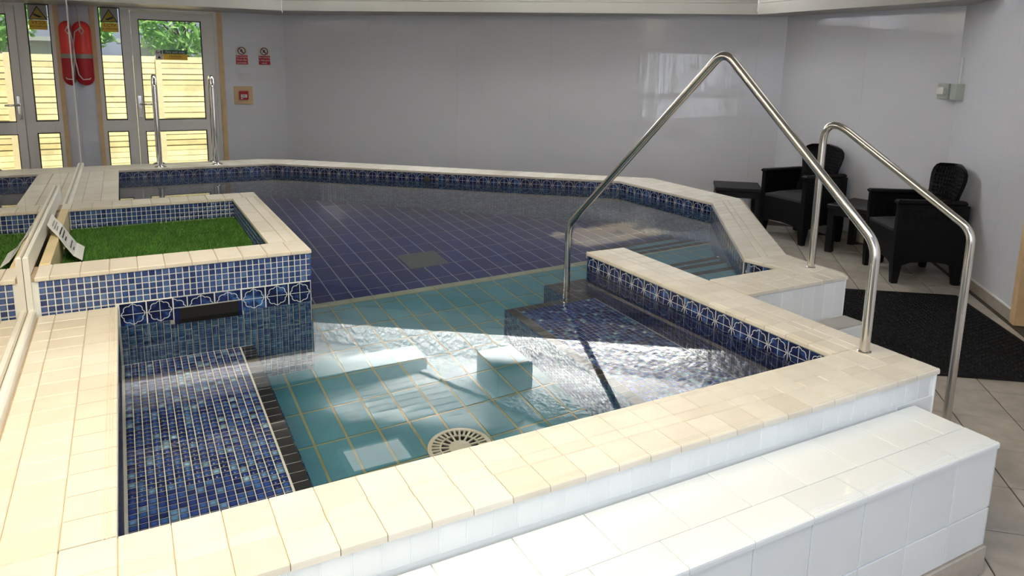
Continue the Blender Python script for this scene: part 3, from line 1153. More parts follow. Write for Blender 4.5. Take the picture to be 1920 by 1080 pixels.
# ---- coping tiles
def quadtile(q, t, parent, name, m, gap=0.0022, b=0.003):
    """a tile of any four-cornered plan (top at z = 0)"""
    P = shrink(q, gap / 2)
    Pin = shrink(P, b)
    n = len(P)
    c = (sum(p[0] for p in P) / n, sum(p[1] for p in P) / n)
    vs = [(x - c[0], y - c[1], -t) for x, y in P] + [(x - c[0], y - c[1], -b) for x, y in P] + [(x - c[0], y - c[1], 0) for x, y in Pin]
    fs = [list(range(2 * n, 3 * n))]
    for r in (0, n):
        for k in range(n):
            fs.append([r + k, r + (k + 1) % n, r + n + (k + 1) % n, r + n + k])
    m2 = MB(); m2.add(vs, fs)
    o = bpy.data.objects.new(name, m2.mesh('tile', m))
    COL.objects.link(o)
    o.parent = parent
    o.location = Vector((c[0], c[1], 0)) - OFF[parent.name]
    return o


CT = 0.018
G = 0.0022
ncope = 0


def cope(c, u, v, w, h, groove=None, z=0.0):
    global ncope
    ncope += 1
    me = tile_mesh(w - G, h - G if groove is None else h - G / 2, CT, M_COPE, 0.0022, groove)
    return put_tile('coping_tile', me, (c[0], c[1], z), (*u, 0), (*v, 0), pool)


# front run
PX = 0.1025
xs = [-0.352, -0.293, -0.183] + [-0.075 + PX * k for k in range(24)] + [2.411]
for i in range(len(xs) - 1):
    w, cx = xs[i + 1] - xs[i], (xs[i] + xs[i + 1]) / 2
    inner = 3 <= i and xs[i + 1] < 2.19
    cope((cx, (1.60 + 1.497) / 2), (1, 0), (0, 1), w, 0.103, 1 if inner else None)
    cope((cx, (1.497 + 1.451) / 2), (1, 0), (0, 1), w, 0.046)
    cope((cx, (1.451 + 1.345) / 2), (1, 0), (0, 1), w, 0.106, -1)
# left run, near
ys = [1.60 + PX * k for k in range(16)] + [3.234]
for i in range(len(ys) - 1):
    h, cy_ = ys[i + 1] - ys[i], (ys[i] + ys[i + 1]) / 2
    cope((-0.3215, cy_), (1, 0), (0, 1), 0.057, h)
    cope((-0.238, cy_), (1, 0), (0, 1), 0.110, h)
    cope((-0.129, cy_), (0, 1), (-1, 0), h, 0.108, -1)
# divider
ys = [1.60 + 0.1046 * k for k in range(16)]
for i in range(15):
    h, cy_ = ys[i + 1] - ys[i], (ys[i] + ys[i + 1]) / 2
    cope((2.23, cy_), (0, 1), (-1, 0), h, 0.100, 1)
    cope((2.303, cy_), (1, 0), (0, 1), 0.046, h)
    quadtile([(2.326, ys[i]), (2.411 + (cy_ - 1.6) * 0.012, ys[i]), (2.411 + (cy_ - 1.6) * 0.012, ys[i + 1]), (2.326, ys[i + 1])], CT, pool, 'coping_tile', M_COPE)
    ncope += 1


# runs between two lines, split in columns and rows
def run(a0, b0, a1, b1, n, rows):
    """inner line a0-b0, outer line a1-b1; rows as fractions of the width"""
    global ncope
    a0, b0, a1, b1 = Vector(a0), Vector(b0), Vector(a1), Vector(b1)
    for i in range(n):
        s0, s1 = i / n, (i + 1) / n
        for r0, r1 in rows:
            q = []
            for s, r in ((s0, r0), (s1, r0), (s1, r1), (s0, r1)):
                p, k = a0.lerp(b0, s), a1.lerp(b1, s)
                q.append(tuple(p.lerp(k, r)))
            quadtile(q, CT, pool, 'coping_tile', M_COPE)
            ncope += 1


run((2.434, 2.49), (2.925, 2.49), (2.434, 2.242), (2.925, 2.238), 5, ((0, 0.4), (0.4, 0.6), (0.6, 1)))
run((2.925, 2.49), (2.925, 2.238), (3.150, 2.49), (3.09, 2.238), 2, ((0, 0.45), (0.45, 1)))
quadtile([(3.15, 2.49), (3.09, 2.238), (3.11, 2.236), (3.144, 2.28)][::-1], CT, pool, 'coping_tile', M_COPE)
run((2.925, 2.49), (2.88, 2.70), (3.150, 2.49), (3.166, 2.667), 2, ((0, 0.45), (0.45, 1)))
run((2.88, 2.70), (3.88, 4.00), (3.166, 2.667), (4.22, 4.05), 15, ((0, 0.38), (0.38, 0.56), (0.56, 1)))
run((3.88, 4.00), (3.85, 5.12), (4.22, 4.05), (4.24, 5.154), 10, ((0, 0.5), (0.5, 1)))
run((-0.075, 4.87), (-0.075, 7.35), (-0.36, 4.87), (-0.36, 7.35), 8, ((0, 0.4), (0.4, 0.8), (0.8, 1)))
run((-0.075, 7.35), (1.27, 7.33), (-0.36, 7.72), (1.2, 7.72), 13, ((0, 0.5), (0.5, 1)))
run((1.27, 7.33), (3.85, 5.12), (1.46, 7.59), (4.10, 5.27), 28, ((0, 1),))
quadtile([(3.85, 5.12), (4.238, 5.152), (4.10, 5.272)], CT, pool, 'coping_tile', M_COPE)
quadtile([(1.27, 7.33), (1.46, 7.592), (1.2, 7.718)], CT, pool, 'coping_tile', M_COPE)
quadtile([(-0.36, 7.35), (-0.075, 7.35), (-0.36, 7.72)], CT, pool, 'coping_tile', M_COPE)

# ---- printed band under the coping
pt = []
Z0B = GZ - 0.001
PB = 0.100
band_walls = [((-0.075, 3.234), (0.712, 3.234), (0, -1)),
              ((2.18 + OV, 1.60), (2.18 + OV, 3.16), (-1, 0)),
              ((2.88 + 0.008, 2.70 + 0.006), (3.88, 4.00), (-0.79, 0.61)),
              ((3.88 + OV, 4.00), (3.85 + OV, 5.12), (-1, 0)),
              ((1.27, 7.33 + OV), (3.85, 5.12 + OV), (-0.65, -0.76)),
              ((-0.075, 7.35 + OV), (1.27, 7.33 + OV), (0, -1)),
              ((-0.075 - OV, 1.60), (-0.075 - OV, 3.23), (1, 0)),
              ((2.895, 2.70), (2.935, 2.49), (-1, -0.2))]
for k, (a, b, n) in enumerate(band_walls):
    if k == 0:
        continue                                   # the planter's own tiles
    L = (Vector(b) - Vector(a)).length
    npt = max(1, round(L / PB))
    pt += wall_grid(a, b, Z0B - PB, Z0B, L / npt, PB, 0.003, n, 0.004)
lay('patterned_tile', pool, pt, M_PATT, 0.006, 300, 0.001)

# ---- mosaics below the band
wm, dm = [], []
for k, (a, b, n) in enumerate(band_walls):
    L = (Vector(b) - Vector(a)).length
    nn = round(L / 0.0268)
    if k == 1:
        dm += wall_grid(a, b, -0.56, Z0B - PB, L / nn, 0.0268, 0.002, n, 0.003)
    elif k in (2, 3, 4, 5, 7):
        wm += wall_grid(a, b, -1.36, Z0B - PB, L / nn, 0.0268, 0.0016, n, 0.003)
    elif k == 6:
        dm += wall_grid(a, b, -0.56, Z0B - PB, L / nn, 0.0268, 0.002, n, 0.003)
merged('wall_mosaic_field', pool, wm, M_WALLMOS)
merged('dark_mosaic_field', pool, dm, M_DARKMOS)

# ---- spa floor (shallow) and deep floor
ZS, ZD = -0.905, -1.35
spa_poly = [(-0.2, 1.5), (2.6, 1.5), (3.2, 3.2), (3.6, 4.0), (-0.2, 4.0)]
mb = MB()
mb.prism([(-0.3, 1.4), (2.42, 1.4), (2.42, 2.45), (4.1, 2.45), (4.1, 4.0), (-0.3, 4.0)], -1.5, ZS - 0.004)
part('shallow_floor', mb, M_TEALG, pool)
tl = grid_on([(0.40, 1.9), (1.68, 1.9), (2.6, 3.2), (3.9, 3.4), (3.9, 3.93), (0.40, 3.93)], ZS, 0.4385, 2.643 - 0.2425 * 3, 0.1295, 0.2425, 0.011)
tl = [p for p in tl if p[0][1] < 3.87]
# a last cut row up to the pale edge
rows_y = sorted({round(p[0][1], 4) for p in tl})
ytop = rows_y[-1] + 0.2425 / 2
for p in list(tl):
    if abs(p[0][1] - rows_y[-1]) < 1e-3 and 3.93 - ytop > 0.03:
        tl.append(((p[0][0], (ytop + 3.93) / 2, ZS), p[1], p[2], p[3], 3.93 - ytop - 0.008))
lay('teal_floor_tile', pool, tl, M_TEAL, 0.006, 300, 0.001)
es = [((0.0 + 0.1295 * (k + 0.5) + 0.4385 - 0.1295 * 4, 3.966, ZS), (1, 0, 0), (0, 1, 0), 0.1265, 0.064) for k in range(33)]
lay('pale_edge_tile', pool, es, M_CREAMSTRIP, 0.006, 300, 0.001)
fz = wall_grid((0.0, 4.0), (4.1, 4.0), ZD, ZS, 0.1295, 0.1, 0.004, (0, 1), 0.003)
merged('drop_face_tiles', pool, fz, M_DEEP)
deep_poly = [(-0.2, 4.0), (4.05, 4.0), (4.0, 5.25), (1.35, 7.5), (-0.2, 7.5)]
mb = MB(); mb.prism(deep_poly, -1.5, ZD - 0.004)
part('deep_floor', mb, M_DEEPG, pool)
dt = grid_on([(0.5, 4.0), (4.0, 4.0), (3.95, 5.2), (1.3, 7.42), (0.5, 7.42)], ZD, 0.49, 4.05, 0.1245, 0.2475, 0.0085)
lay('deep_floor_tile', pool, dt, M_DEEP, 0.006, 300, 0.001)

# ---- benches
ZBN = -0.53
PM = 0.0268
mb = MB(); mb.box(-0.09, 0.44, 1.58, 3.24, -1.45, ZBN - 0.003)
bench = part('bench', mb, M_GROUT, pool)
b1 = grid_on([(-0.075, 1.6), (0.384, 1.6), (0.384, 3.232), (-0.075, 3.232)], ZBN, -0.0735, 1.60, 0.0268, 0.0268, 0.0028)
lay('mosaic_tile', bench, b1, M_BENCH, 0.004, 300, 0.001, 'mosaic_field', key=lambda p: (Vector(p[0]) - Vector((0.1, 2.0, ZBN))).length)
st = [((0.4135, 1.60 + 0.0545 * (k + 0.5), ZBN + 0.001), (1, 0, 0), (0, 1, 0), 0.0515, 0.0500) for k in range(30)]
lay('black_edge_tile', bench, st, M_BLACK, 0.005, 300, 0.001)
merged('face_mosaic_field', bench, wall_grid((0.44, 1.6), (0.44, 3.23), ZS, ZBN, PM, PM, 0.002, (1, 0), 0.003), M_BENCH)

mb = MB(); mb.box(1.668, 2.2, 1.58, 3.14, -1.45, ZBN - 0.003); mb.box(2.045, 2.44, 3.1, 3.385, -1.45, ZBN - 0.003)
bench2 = part('bench', mb, plain('blue_bench_grout', (0.30, 0.36, 0.50), 0.8), pool)
b2 = grid_on([(1.722, 1.8), (2.19, 1.8), (2.19, 3.086), (1.722, 3.086)], ZBN, 1.7225, 3.086 - PM * 60, PM, PM, 0.0028)
lay('mosaic_tile', bench2, b2, M_BENCH, 0.004, 300, 0.001, 'mosaic_field', key=lambda p: (Vector(p[0]) - Vector((1.75, 2.1, ZBN))).length)
st = [((1.695, 3.14 - 0.0545 * (k + 0.5), ZBN + 0.001), (1, 0, 0), (0, 1, 0), 0.0515, 0.0500) for k in range(28)]
st += [((1.7225 + 0.0545 * (k + 0.5), 3.1135, ZBN + 0.001), (1, 0, 0), (0, 1, 0), 0.050, 0.0515) for k in range(9)]
st += [((2.0465 + 0.0545 * (k + 0.5), 3.14 + 0.0485 * (j + 0.5), ZBN + 0.001), (1, 0, 0), (0, 1, 0), 0.050, 0.0445) for k in range(7) for j in range(5)]
lay('black_edge_tile', bench2, st, M_BLACK, 0.005, 300, 0.001)
fm = wall_grid((1.668, 1.7), (1.668, 3.14), ZS, ZBN, PM, PM, 0.002, (-1, 0), 0.003)
fm += wall_grid((2.045, 3.14), (2.045, 3.385), ZS, ZBN, PM, PM, 0.002, (-1, 0), 0.003)
fm += wall_grid((1.668, 3.14), (2.18, 3.14), ZS, ZBN, PM, PM, 0.002, (0, 1), 0.003)
fm += wall_grid((2.18, 3.17 - OV), (2.42, 3.17 - OV), ZBN, GZ - 0.001, PM, PM, 0.002, (0, 1), 0.003)
merged('face_mosaic_field', bench2, fm, M_WALLMOS)

# ---- entry stairs in the pool
stm = MB()
stp, stt = [], []


def xwall(y):
    return 2.92 if y < 2.7 else min(2.88 + (y - 2.7) / 1.3, 3.875)


for y1, z, z0 in ((3.01, -0.30, -0.5), (3.28, -0.50, -0.7), (3.515, -0.70, ZS)):
    stm.prism([(2.415, 2.45), (2.94, 2.45), (2.90, 2.70), (xwall(y1) + 0.03, y1), (2.415, y1)], z0 - 0.02, z - 0.004)
for y1, z, z0 in ((4.20, -1.05, -1.20), (4.44, -1.20, -1.35)):
    stm.prism([(3.05, 3.9), (xwall(3.9) + 0.03, 3.9), (xwall(y1) + 0.03, y1), (3.05, y1)], z0 - 0.05, z - 0.004)
stair = part('entry_stair', stm, M_GROUT, pool)
for y1, yprev, z, zn, xa in ((3.01, 2.47, -0.30, -0.5, 2.43), (3.28, 3.01, -0.50, -0.7, 2.43), (3.515, 3.28, -0.70, ZS, 2.43), (4.00, None, ZS, -1.05, 3.06), (4.20, 4.0, -1.05, -1.20, 3.06), (4.44, 4.20, -1.20, -1.35, 3.06)):
    nx = int((4.0 - xa) / 0.105)
    for k in range(nx):
        if xa + 0.105 * (k + 0.5) > xwall(y1 - 0.03) + 0.04:
            continue
        stp.append(((xa + 0.105 * (k + 0.5), y1 - 0.026, z + 0.001), (1, 0, 0), (0, 1, 0), 0.101, 0.050))
        if yprev is not None:
            stt.append(((xa + 0.105 * (k + 0.5), (y1 - 0.053 + yprev) / 2, z), (1, 0, 0), (0, 1, 0), 0.101, y1 - 0.056 - yprev))
lay('black_edge_tile', stair, stp, M_BLACK, 0.005, 300, 0.001)
lay('tread_tile', stair, stt, M_TEAL, 0.005, 300, 0.001)

# ---- drains
mb = MB()
gc = (1.075, 2.385, ZS)
ring = lambda r0, r1, z0, z1: [(r0, z0), (r0, z1), (r1, z1), (r1, z0)]
for r0, r1 in ((0.112, 0.128), (0.075, 0.081), (0.036, 0.044)):
    prof = ring(r0, r1, 0.0, 0.012)
    vs, fs = [], []
    for r, z in prof:
        for k in range(40):
            a = 2 * PI * k / 40
            vs.append((gc[0] + r * math.cos(a), gc[1] + r * math.sin(a), gc[2] + z))
    for i in range(4):
        for k in range(40):
            fs.append([i * 40 + k, ((i + 1) % 4) * 40 + k, ((i + 1) % 4) * 40 + (k + 1) % 40, i * 40 + (k + 1) % 40])
    mb.add(vs, fs)
for k in range(32):
    a = 2 * PI * k / 32
    u = Vector((math.cos(a), math.sin(a), 0)); v = Vector((-math.sin(a), math.cos(a), 0))
    mb.obox(Vector(gc) + u * 0.097 + Vector((0, 0, 0.006)), u, v, (0, 0, 1), 0.036, 0.0085, 0.010)
    if k % 2 == 0:
        mb.obox(Vector(gc) + u * 0.060 + Vector((0, 0, 0.006)), u, v, (0, 0, 1), 0.036, 0.0075, 0.010)
mb.lathe([(0.044, 0.002), (0.042, 0.013), (0.0, 0.014)], gc, 24)
grille = part('drain_grille', mb, M_GRILLE, pool)
grille['label'] = 'round slotted steel drain grille on the spa floor'
mb = MB(); mb.lathe([(0.126, 0.0004), (0.126, 0.002), (0.0, 0.002)], gc, 32)
part('drain_sump', mb, M_DARK, grille)
mb = MB(); mb.bevbox(1.755, 2.055, 4.77, 5.09, ZD, ZD + 0.012, 0.004)
for k in range(13):
    mb.box(1.775, 2.035, 4.79 + 0.022 * k, 4.80 + 0.022 * k, ZD + 0.012, ZD + 0.016)
part('deep_drain', mb, plain('grey_green_plastic', (0.13, 0.17, 0.16), 0.5), pool)
mb = MB(); mb.lathe([(0.032, 0), (0.032, 0.006), (0.02, 0.010), (0.0, 0.010)], (0, 0, 0), 20)
jet = lpart('wall_jet', mb, plain('dull_bronze_jet', (0.06, 0.06, 0.045), 0.5), pool, True)
jp = Vector((1.27, 7.33, 0)).lerp(Vector((3.85, 5.12, 0)), 0.47)
jet.location = Vector((jp.x - 0.006, jp.y - 0.006, -0.075)) - OFF[pool.name]
jet.rotation_euler = Vector((-0.65, -0.76, 0)).to_track_quat('Z', 'Y').to_euler()

# ---- white tiles outside
wt = wall_grid((-0.379, 1.345 + OV), (2.401, 1.345 + OV), -0.095, GZ, 0.0671, 0.075, 0.003, (0, -1), 0.003)
wt2 = wall_grid((2.2, 1.345 + OV), (2.401, 1.345 + OV), -0.555, -0.095, 0.2, 0.2, 0.004, (0, -1), 0.003)
wt3 = wall_grid((2.444, 2.2515), (3.10, 2.2453), -0.20, GZ, 0.0728, 0.18, 0.003, (0, -1), 0.003)
wt4 = wall_grid((2.4035, 1.36), (2.4215, 2.235), -0.555, GZ, 0.175, 0.1783, 0.003, (1, -0.02), 0.004)
lay('white_tile', pool, wt + wt2 + wt3 + wt4, M_WHITE, 0.006, 300, 0.001)

# ---- water
ring_w = [(-0.075, 1.60), (2.18, 1.60), (2.18, 3.17), (2.43, 3.17), (2.43, 2.49), (2.925, 2.49), (2.88, 2.70), (3.88, 4.00), (3.85, 5.12), (1.27, 7.33), (-0.075, 7.35), (-0.075, 4.87), (0.712, 4.87), (0.712, 3.236), (-0.075, 3.236)]
mb = MB(); mb.prism(shrink(ring_w, -0.014), -1.45, ZW)
water = part('water', mb, M_WATER, None, loc=(1.5, 4.5, ZW))
tag(water, 'clear still water filling the blue tiled pool and hot tub', 'water', kind='stuff')

# ================================================================== PLANTER
ZP = 0.155
planter = thing('planter_box', 'blue mosaic planter box with cream top projecting into the pool', 'planter', (0.15, 4.05, ZF))
mb = MB()
for x0, x1, y0, y1 in ((-0.381, 0.704, 3.244, 3.424), (-0.381, 0.704, 4.70, 4.862), (0.565, 0.704, 3.42, 4.72)):
    mb.box(x0, x1, y0, y1, -1.45 if x0 < 0.5 else -1.45, ZP - 0.018)
part('box_wall', mb, M_GROUT, planter)
mb = MB()
for x0, x1, y0, y1 in ((-0.381, 0.706, 3.242, 3.424), (-0.381, 0.706, 4.70, 4.864), (0.561, 0.706, 3.424, 4.70)):
    mb.box(x0, x1, y0, y1, ZP - 0.0175, ZP - 0.003)
part('coping_bed', mb, M_COPEG, planter)


def ptile(cx, cy_, w, h, groove=None, flip=False):
    if flip:
        put_tile('coping_tile', tile_mesh(h - G, w - G / 2, 0.016, M_COPE, 0.0022, groove), (cx, cy_, ZP), (0, 1, 0), (-1, 0, 0), planter)
    else:
        put_tile('coping_tile', tile_mesh(w - G, h - G, 0.016, M_COPE, 0.0022, groove), (cx, cy_, ZP), (1, 0, 0), (0, 1, 0), planter)


px_ = [-0.352] + [-0.352 + 0.1025 * k + 0.05 for k in range(10)] + [0.712]
for i in range(len(px_) - 1):
    ptile((px_[i] + px_[i + 1]) / 2, 3.333, px_[i + 1] - px_[i], 0.194)
    ptile((px_[i] + px_[i + 1]) / 2, 4.78, px_[i + 1] - px_[i], 0.18)
for k in range(5):
    y0 = 3.43 + 0.252 * k
    ptile(0.5945, y0 + 0.126, 0.079, 0.252)
    ptile(0.673, y0 + 0.126, 0.078, 0.252, -1, True)
# mosaics in front: five rows over the printed tiles
PMO = 0.0257
ms = []
zt = ZP - 0.018
for j in range(6):
    for i in range(41):
        x = -0.342 + PMO * (i + 0.5)
        z = zt - PMO * (j + 0.5)
        if j == 5 and x > -0.08:
            continue
        ms.append(((x, 3.241, z), (1, 0, 0), (0, 0, 1), PMO - 0.0042, PMO - 0.0042))
back = []
for j in range(4):
    for i in range(35):
        back.append(((-0.335 + PMO * (i + 0.5), 4.697, zt - PMO * (j + 0.5)), (1, 0, 0), (0, 0, 1), PMO - 0.0032, PMO - 0.0032))
lay('mosaic_tile', planter, ms + back, M_MOS, 0.004, 300, 0.001, 'mosaic_field')
ins = wall_grid((0.563, 3.43), (0.563, 4.70), zt - 0.105, zt, PMO, PMO, 0.003, (-1, 0), 0.003)
merged('inner_mosaic_field', planter, ins, M_MOS, 0.004)
# printed tiles with the skimmer opening between them
zpt = zt - PMO * 5 - 0.002
pp = []
for x0, x1, h in ((-0.0745, 0.0262, 0.098), (0.0262, 0.127, 0.098), (0.128, 0.182, 0.044), (0.182, 0.291, 0.044), (0.291, 0.400, 0.044),
                  (0.4015, 0.5023, 0.098), (0.5023, 0.603, 0.098), (0.603, 0.7038, 0.098)):
    pp.append(((x0 + x1) / 2, zpt - h / 2 - 0.001, x1 - x0 - 0.003, h))
for c, z, w, h in pp:
    if h > 0.09:
        put_tile('patterned_tile', tile_mesh(w, h, 0.005, M_PATT, 0.001), (c, 3.241, z), (1, 0, 0), (0, 0, 1), planter)
    elif w > 0.09:
        # cut tiles keep only the upper half of the medallion
        m2 = MB()
        m2.add([(-w / 2, -h / 2, 0), (w / 2, -h / 2, 0), (w / 2, h / 2, 0), (-w / 2, h / 2, 0), (-w / 2, -h / 2, -0.005), (w / 2, -h / 2, -0.005), (w / 2, h / 2, -0.005), (-w / 2, h / 2, -0.005)],
               [[0, 1, 2, 3], [4, 5, 1, 0], [5, 6, 2, 1], [6, 7, 3, 2], [7, 4, 0, 3]], 0,
               [[(0, 0.55), (1, 0.55), (1, 1), (0, 1)], [(0.1, 0.1)] * 4, [(0.1, 0.1)] * 4, [(0.1, 0.1)] * 4, [(0.1, 0.1)] * 4])
        put_tile('patterned_tile', m2.mesh('tile', M_PATT), (c, 3.241, z), (1, 0, 0), (0, 0, 1), planter)
    else:
        m2 = MB()
        m2.add([(-w / 2, -h / 2, 0), (w / 2, -h / 2, 0), (w / 2, h / 2, 0), (-w / 2, h / 2, 0), (-w / 2, -h / 2, -0.005), (w / 2, -h / 2, -0.005), (w / 2, h / 2, -0.005), (-w / 2, h / 2, -0.005)],
               [[0, 1, 2, 3], [4, 5, 1, 0], [5, 6, 2, 1], [6, 7, 3, 2], [7, 4, 0, 3]], 0,
               [[(0.52, 0.55), (0.97, 0.55), (0.97, 1), (0.52, 1)], [(0.1, 0.1)] * 4, [(0.1, 0.1)] * 4, [(0.1, 0.1)] * 4, [(0.1, 0.1)] * 4])
        put_tile('patterned_tile', m2.mesh('tile', M_PATT), (c, 3.241, z), (1, 0, 0), (0, 0, 1), planter)
mb = MB()
mb.box(0.150, 0.385, 3.2385, 3.2436, -0.150, -0.044)
sk_ = part('skimmer_mouth', mb, M_DARK, planter)
mb = MB()
for x0, x1, z0, z1 in ((0.1285, 0.150, -0.15, -0.043), (0.385, 0.4005, -0.15, -0.043)):
    mb.box(x0, x1, 3.236, 3.243, z0, z1)
part('skimmer_frame', mb, M_DARKMOS, sk_)
low = wall_grid((-0.075, 3.243), (0.706, 3.243), ZS, zpt - 0.1005, PM, PM, 0.0022, (0, -1), 0.003)
low = [p for p in low if not (0.12 < p[0][0] < 0.41 and p[0][2] > -0.14)]
merged('lower_mosaic_field', planter, low, M_WALLMOS, 0.004)
side = wall_grid((0.704, 3.248), (0.704, 4.858), zpt, zt, PMO, PMO, 0.0042, (1, 0), 0.003)
side += wall_grid((0.704, 3.248), (0.704, 4.858), ZS, zpt - 0.1005, PM, PM, 0.0022, (1, 0), 0.003)
merged('side_mosaic_field', planter, side, M_MOS, 0.004)
for k in range(16):
    put_tile('patterned_tile', tile_mesh(0.0975, 0.098, 0.005, M_PATT, 0.001), (0.707, 3.298 + 0.1006 * k, zpt - 0.05), (0, 1, 0), (0, 0, 1), planter)
mb = MB(); mb.bevbox(-0.352, -0.312, 3.432, 4.688, 0.02, ZP + 0.004, 0.004)
bt = part('timber_batten', mb, M_PINE, planter)
bt['label'] = 'pale timber batten inside the left edge'

# turf
turf = thing('artificial_grass', 'bright green artificial grass filling the mosaic planter', 'grass', (0.13, 4.06, 0.03))
mb = MB(); mb.box(-0.352, 0.562, 3.42, 4.70, -0.02, 0.03); part('turf_backing', mb, M_TURF, turf)
NB = 42000
P = np.stack([rng.uniform(-0.312, 0.558, NB), rng.uniform(3.426, 4.694, NB), np.full(NB, 0.03)], 1)
H = rng.uniform(0.010, 0.020, NB)
A = rng.uniform(0, 2 * PI, NB)
D = np.stack([np.cos(A), np.sin(A), np.zeros(NB)], 1)
LN = rng.normal(0, 0.009, (NB, 3)); LN[:, 2] = 0; LN[:, 0] += 0.004
TOP = P + LN; TOP[:, 2] += H
V = np.stack([P - D * 0.0016, P + D * 0.0016, TOP], 1).reshape(-1, 3) - np.array([0.13, 4.06, 0.03])
me = bpy.data.meshes.new('grass_blades')
me.vertices.add(NB * 3); me.vertices.foreach_set('co', V.reshape(-1))
me.loops.add(NB * 3); me.polygons.add(NB)
me.loops.foreach_set('vertex_index', np.arange(NB * 3))
me.polygons.foreach_set('loop_start', np.arange(NB) * 3)
me.polygons.foreach_set('loop_total', np.full(NB, 3))
me.materials.append(M_GRASS); me.update(calc_edges=True)
o = link('grass_blades', me, turf); o['kind'] = 'stuff'

# white board behind the planter, against the mirror
t = thing('upstand_board', 'white board standing along the mirror on the planter edge', 'board', (-0.38, 4.1, ZP))
mb = MB(); mb.bevbox(XM + 0.001, -0.364, 3.215, 5.02, ZP + 0.001, 0.245, 0.005); part('board', mb, M_PVC, t)
mb = MB(); mb.bevbox(XM + 0.001, -0.361, 3.212, 3.236, 0.0, 0.246, 0.005); part('end_cap', mb, M_PVC, t)

# laminated notice sliding from the board to the turf
t = thing('paper_notice', 'curled white laminated notice leaning from the board onto the turf', 'notice', (-0.27, 4.0, 0.05))
cur = [Vector((-0.359, 0, 0.212)), Vector((-0.338, 0, 0.187)), Vector((-0.314, 0, 0.164)), Vector((-0.286, 0, 0.116)), Vector((-0.256, 0, 0.076)), Vector((-0.222, 0, 0.056))]
ya, yb = [4.09, 4.06, 4.03, 4.01, 3.98, 3.96], None
wd = [0.21] * 6
mb = MB()
vs = []
for k, p in enumerate(cur):
    for s in (-0.14, 0.14):
        vs.append((p.x, ya[k] + s + 0.03, p.z))
        vs.append((p.x + 0.001, ya[k] + s + 0.03, p.z + 0.0018))
fs = []
for k in range(5):
    a = k * 4
    fs += [[a + 1, a + 5, a + 7, a + 3], [a, a + 2, a + 6, a + 4], [a, a + 4, a + 5, a + 1], [a + 2, a + 3, a + 7, a + 6]]
fs += [[0, 1, 3, 2], [20, 22, 23, 21]]
mb.add(vs, fs)
part('sheet', mb, M_PAPER, t)
mb = MB()


def on_sheet(s, w):
    k = min(int(s * 5), 4)
    f = s * 5 - k
    p = cur[k].lerp(cur[k + 1], f)
    return Vector((p.x + 0.0016, ya[k] * (1 - f) + ya[k + 1] * f + 0.03 + w, p.z + 0.003))


for (s, w0, w1) in ((0.14, -0.07, 0.07), (0.22, -0.085, 0.085), (0.29, -0.08, 0.03), (0.40, -0.085, 0.08), (0.47, -0.085, 0.085), (0.54, -0.07, 0.02), (0.68, -0.085, 0.08), (0.75, -0.06, 0.0)):
    w = w1
    while w > w0:
        L = random.uniform(0.008, 0.02)
        a, b = on_sheet(s, w), on_sheet(s, max(w - L, w0))
        c, d = on_sheet(s + 0.028, w), on_sheet(s + 0.028, max(w - L, w0))
        mb.add([a, b, d, c], [[0, 1, 2, 3]])
        w -= L + 0.005
part('lines_of_print', mb, M_INK, t)

# ================================================================== STEPS
step = thing('tiled_step', 'long white glazed step along the front of the pool', 'step', (1.0, 1.2, ZF))
ZST = -0.1036
mb = MB(); mb.box(-0.378, 2.275, 1.078, 1.340, ZF + 0.001, ZST - 0.006); part('step_core', mb, M_WHITEG, step)
xs = [0.74 + 0.205 * k for k in range(-5, 8)] + [2.281]
for i in range(len(xs) - 1):
    w, cx = xs[i + 1] - xs[i], (xs[i] + xs[i + 1]) / 2
    put_tile('top_tile', tile_mesh(w - 0.003, 0.166, 0.006, M_WHITE, 0.001), (cx, 1.2595, ZST), (1, 0, 0), (0, 1, 0), step)
xs2 = [0.8425 + 0.205 * k for k in range(-5, 8)]
xs2 = xs2[:-1] + [2.281] if xs2[-1] > 2.281 else xs2 + [2.281]
for i in range(len(xs2) - 1):
    w, cx = xs2[i + 1] - xs2[i], (xs2[i] + xs2[i + 1]) / 2
    put_tile('nosing_tile', tile_mesh(w - 0.0025, 0.107, 0.018, M_WHITE, 0.0012, -1), (cx, 1.1215, ZST), (1, 0, 0), (0, 1, 0), step)
    for z1, h in ((ZST - 0.019, 0.199), (-0.3235, 0.130)):
        put_tile('face_tile', tile_mesh(w - 0.004, h - 0.004, 0.006, M_WHITE, 0.001), (cx, 1.073, z1 - h / 2), (1, 0, 0), (0, 0, 1), step)
for z1, h in ((ZST - 0.007, 0.21), (-0.3235, 0.130)):
    put_tile('face_tile', tile_mesh(0.255, h - 0.004, 0.006, M_WHITE, 0.001), (2.280, 1.209, z1 - h / 2), (0, 1, 0), (0, 0, 1), step)
mb = MB(); mb.bevbox(-0.378, 2.288, 1.066, 1.335, ZF + 0.0005, -0.4555, 0.003)
pl2 = part('plinth', mb, M_STONE, step)

step2 = thing('tiled_step', 'low grey-topped step tucked beside the pool platform', 'step', (2.78, 2.18, ZF))
mb = MB(); mb.box(2.45, 3.115, 2.126, 2.240, ZF + 0.001, -0.212); part('step_core', mb, M_WHITEG, step2)
M_GREYTOP = tilemat('grey_step_tile', [(0, (0.40, 0.40, 0.40)), (1, (0.46, 0.46, 0.45))], 0.4, 0.08, 12)
for k in range(4):
    put_tile('top_tile', tile_mesh(0.163, 0.118, 0.006, M_GREYTOP, 0.001), (2.535 + 0.166 * k, 2.182, -0.205), (1, 0, 0), (0, 1, 0), step2)
    put_tile('face_tile', tile_mesh(0.163, 0.17, 0.006, M_WHITE, 0.001), (2.535 + 0.166 * k, 2.120, -0.30), (1, 0, 0), (0, 0, 1), step2)
    put_tile('face_tile', tile_mesh(0.163, 0.165, 0.006, M_WHITE, 0.001), (2.535 + 0.166 * k, 2.120, -0.47), (1, 0, 0), (0, 0, 1), step2)


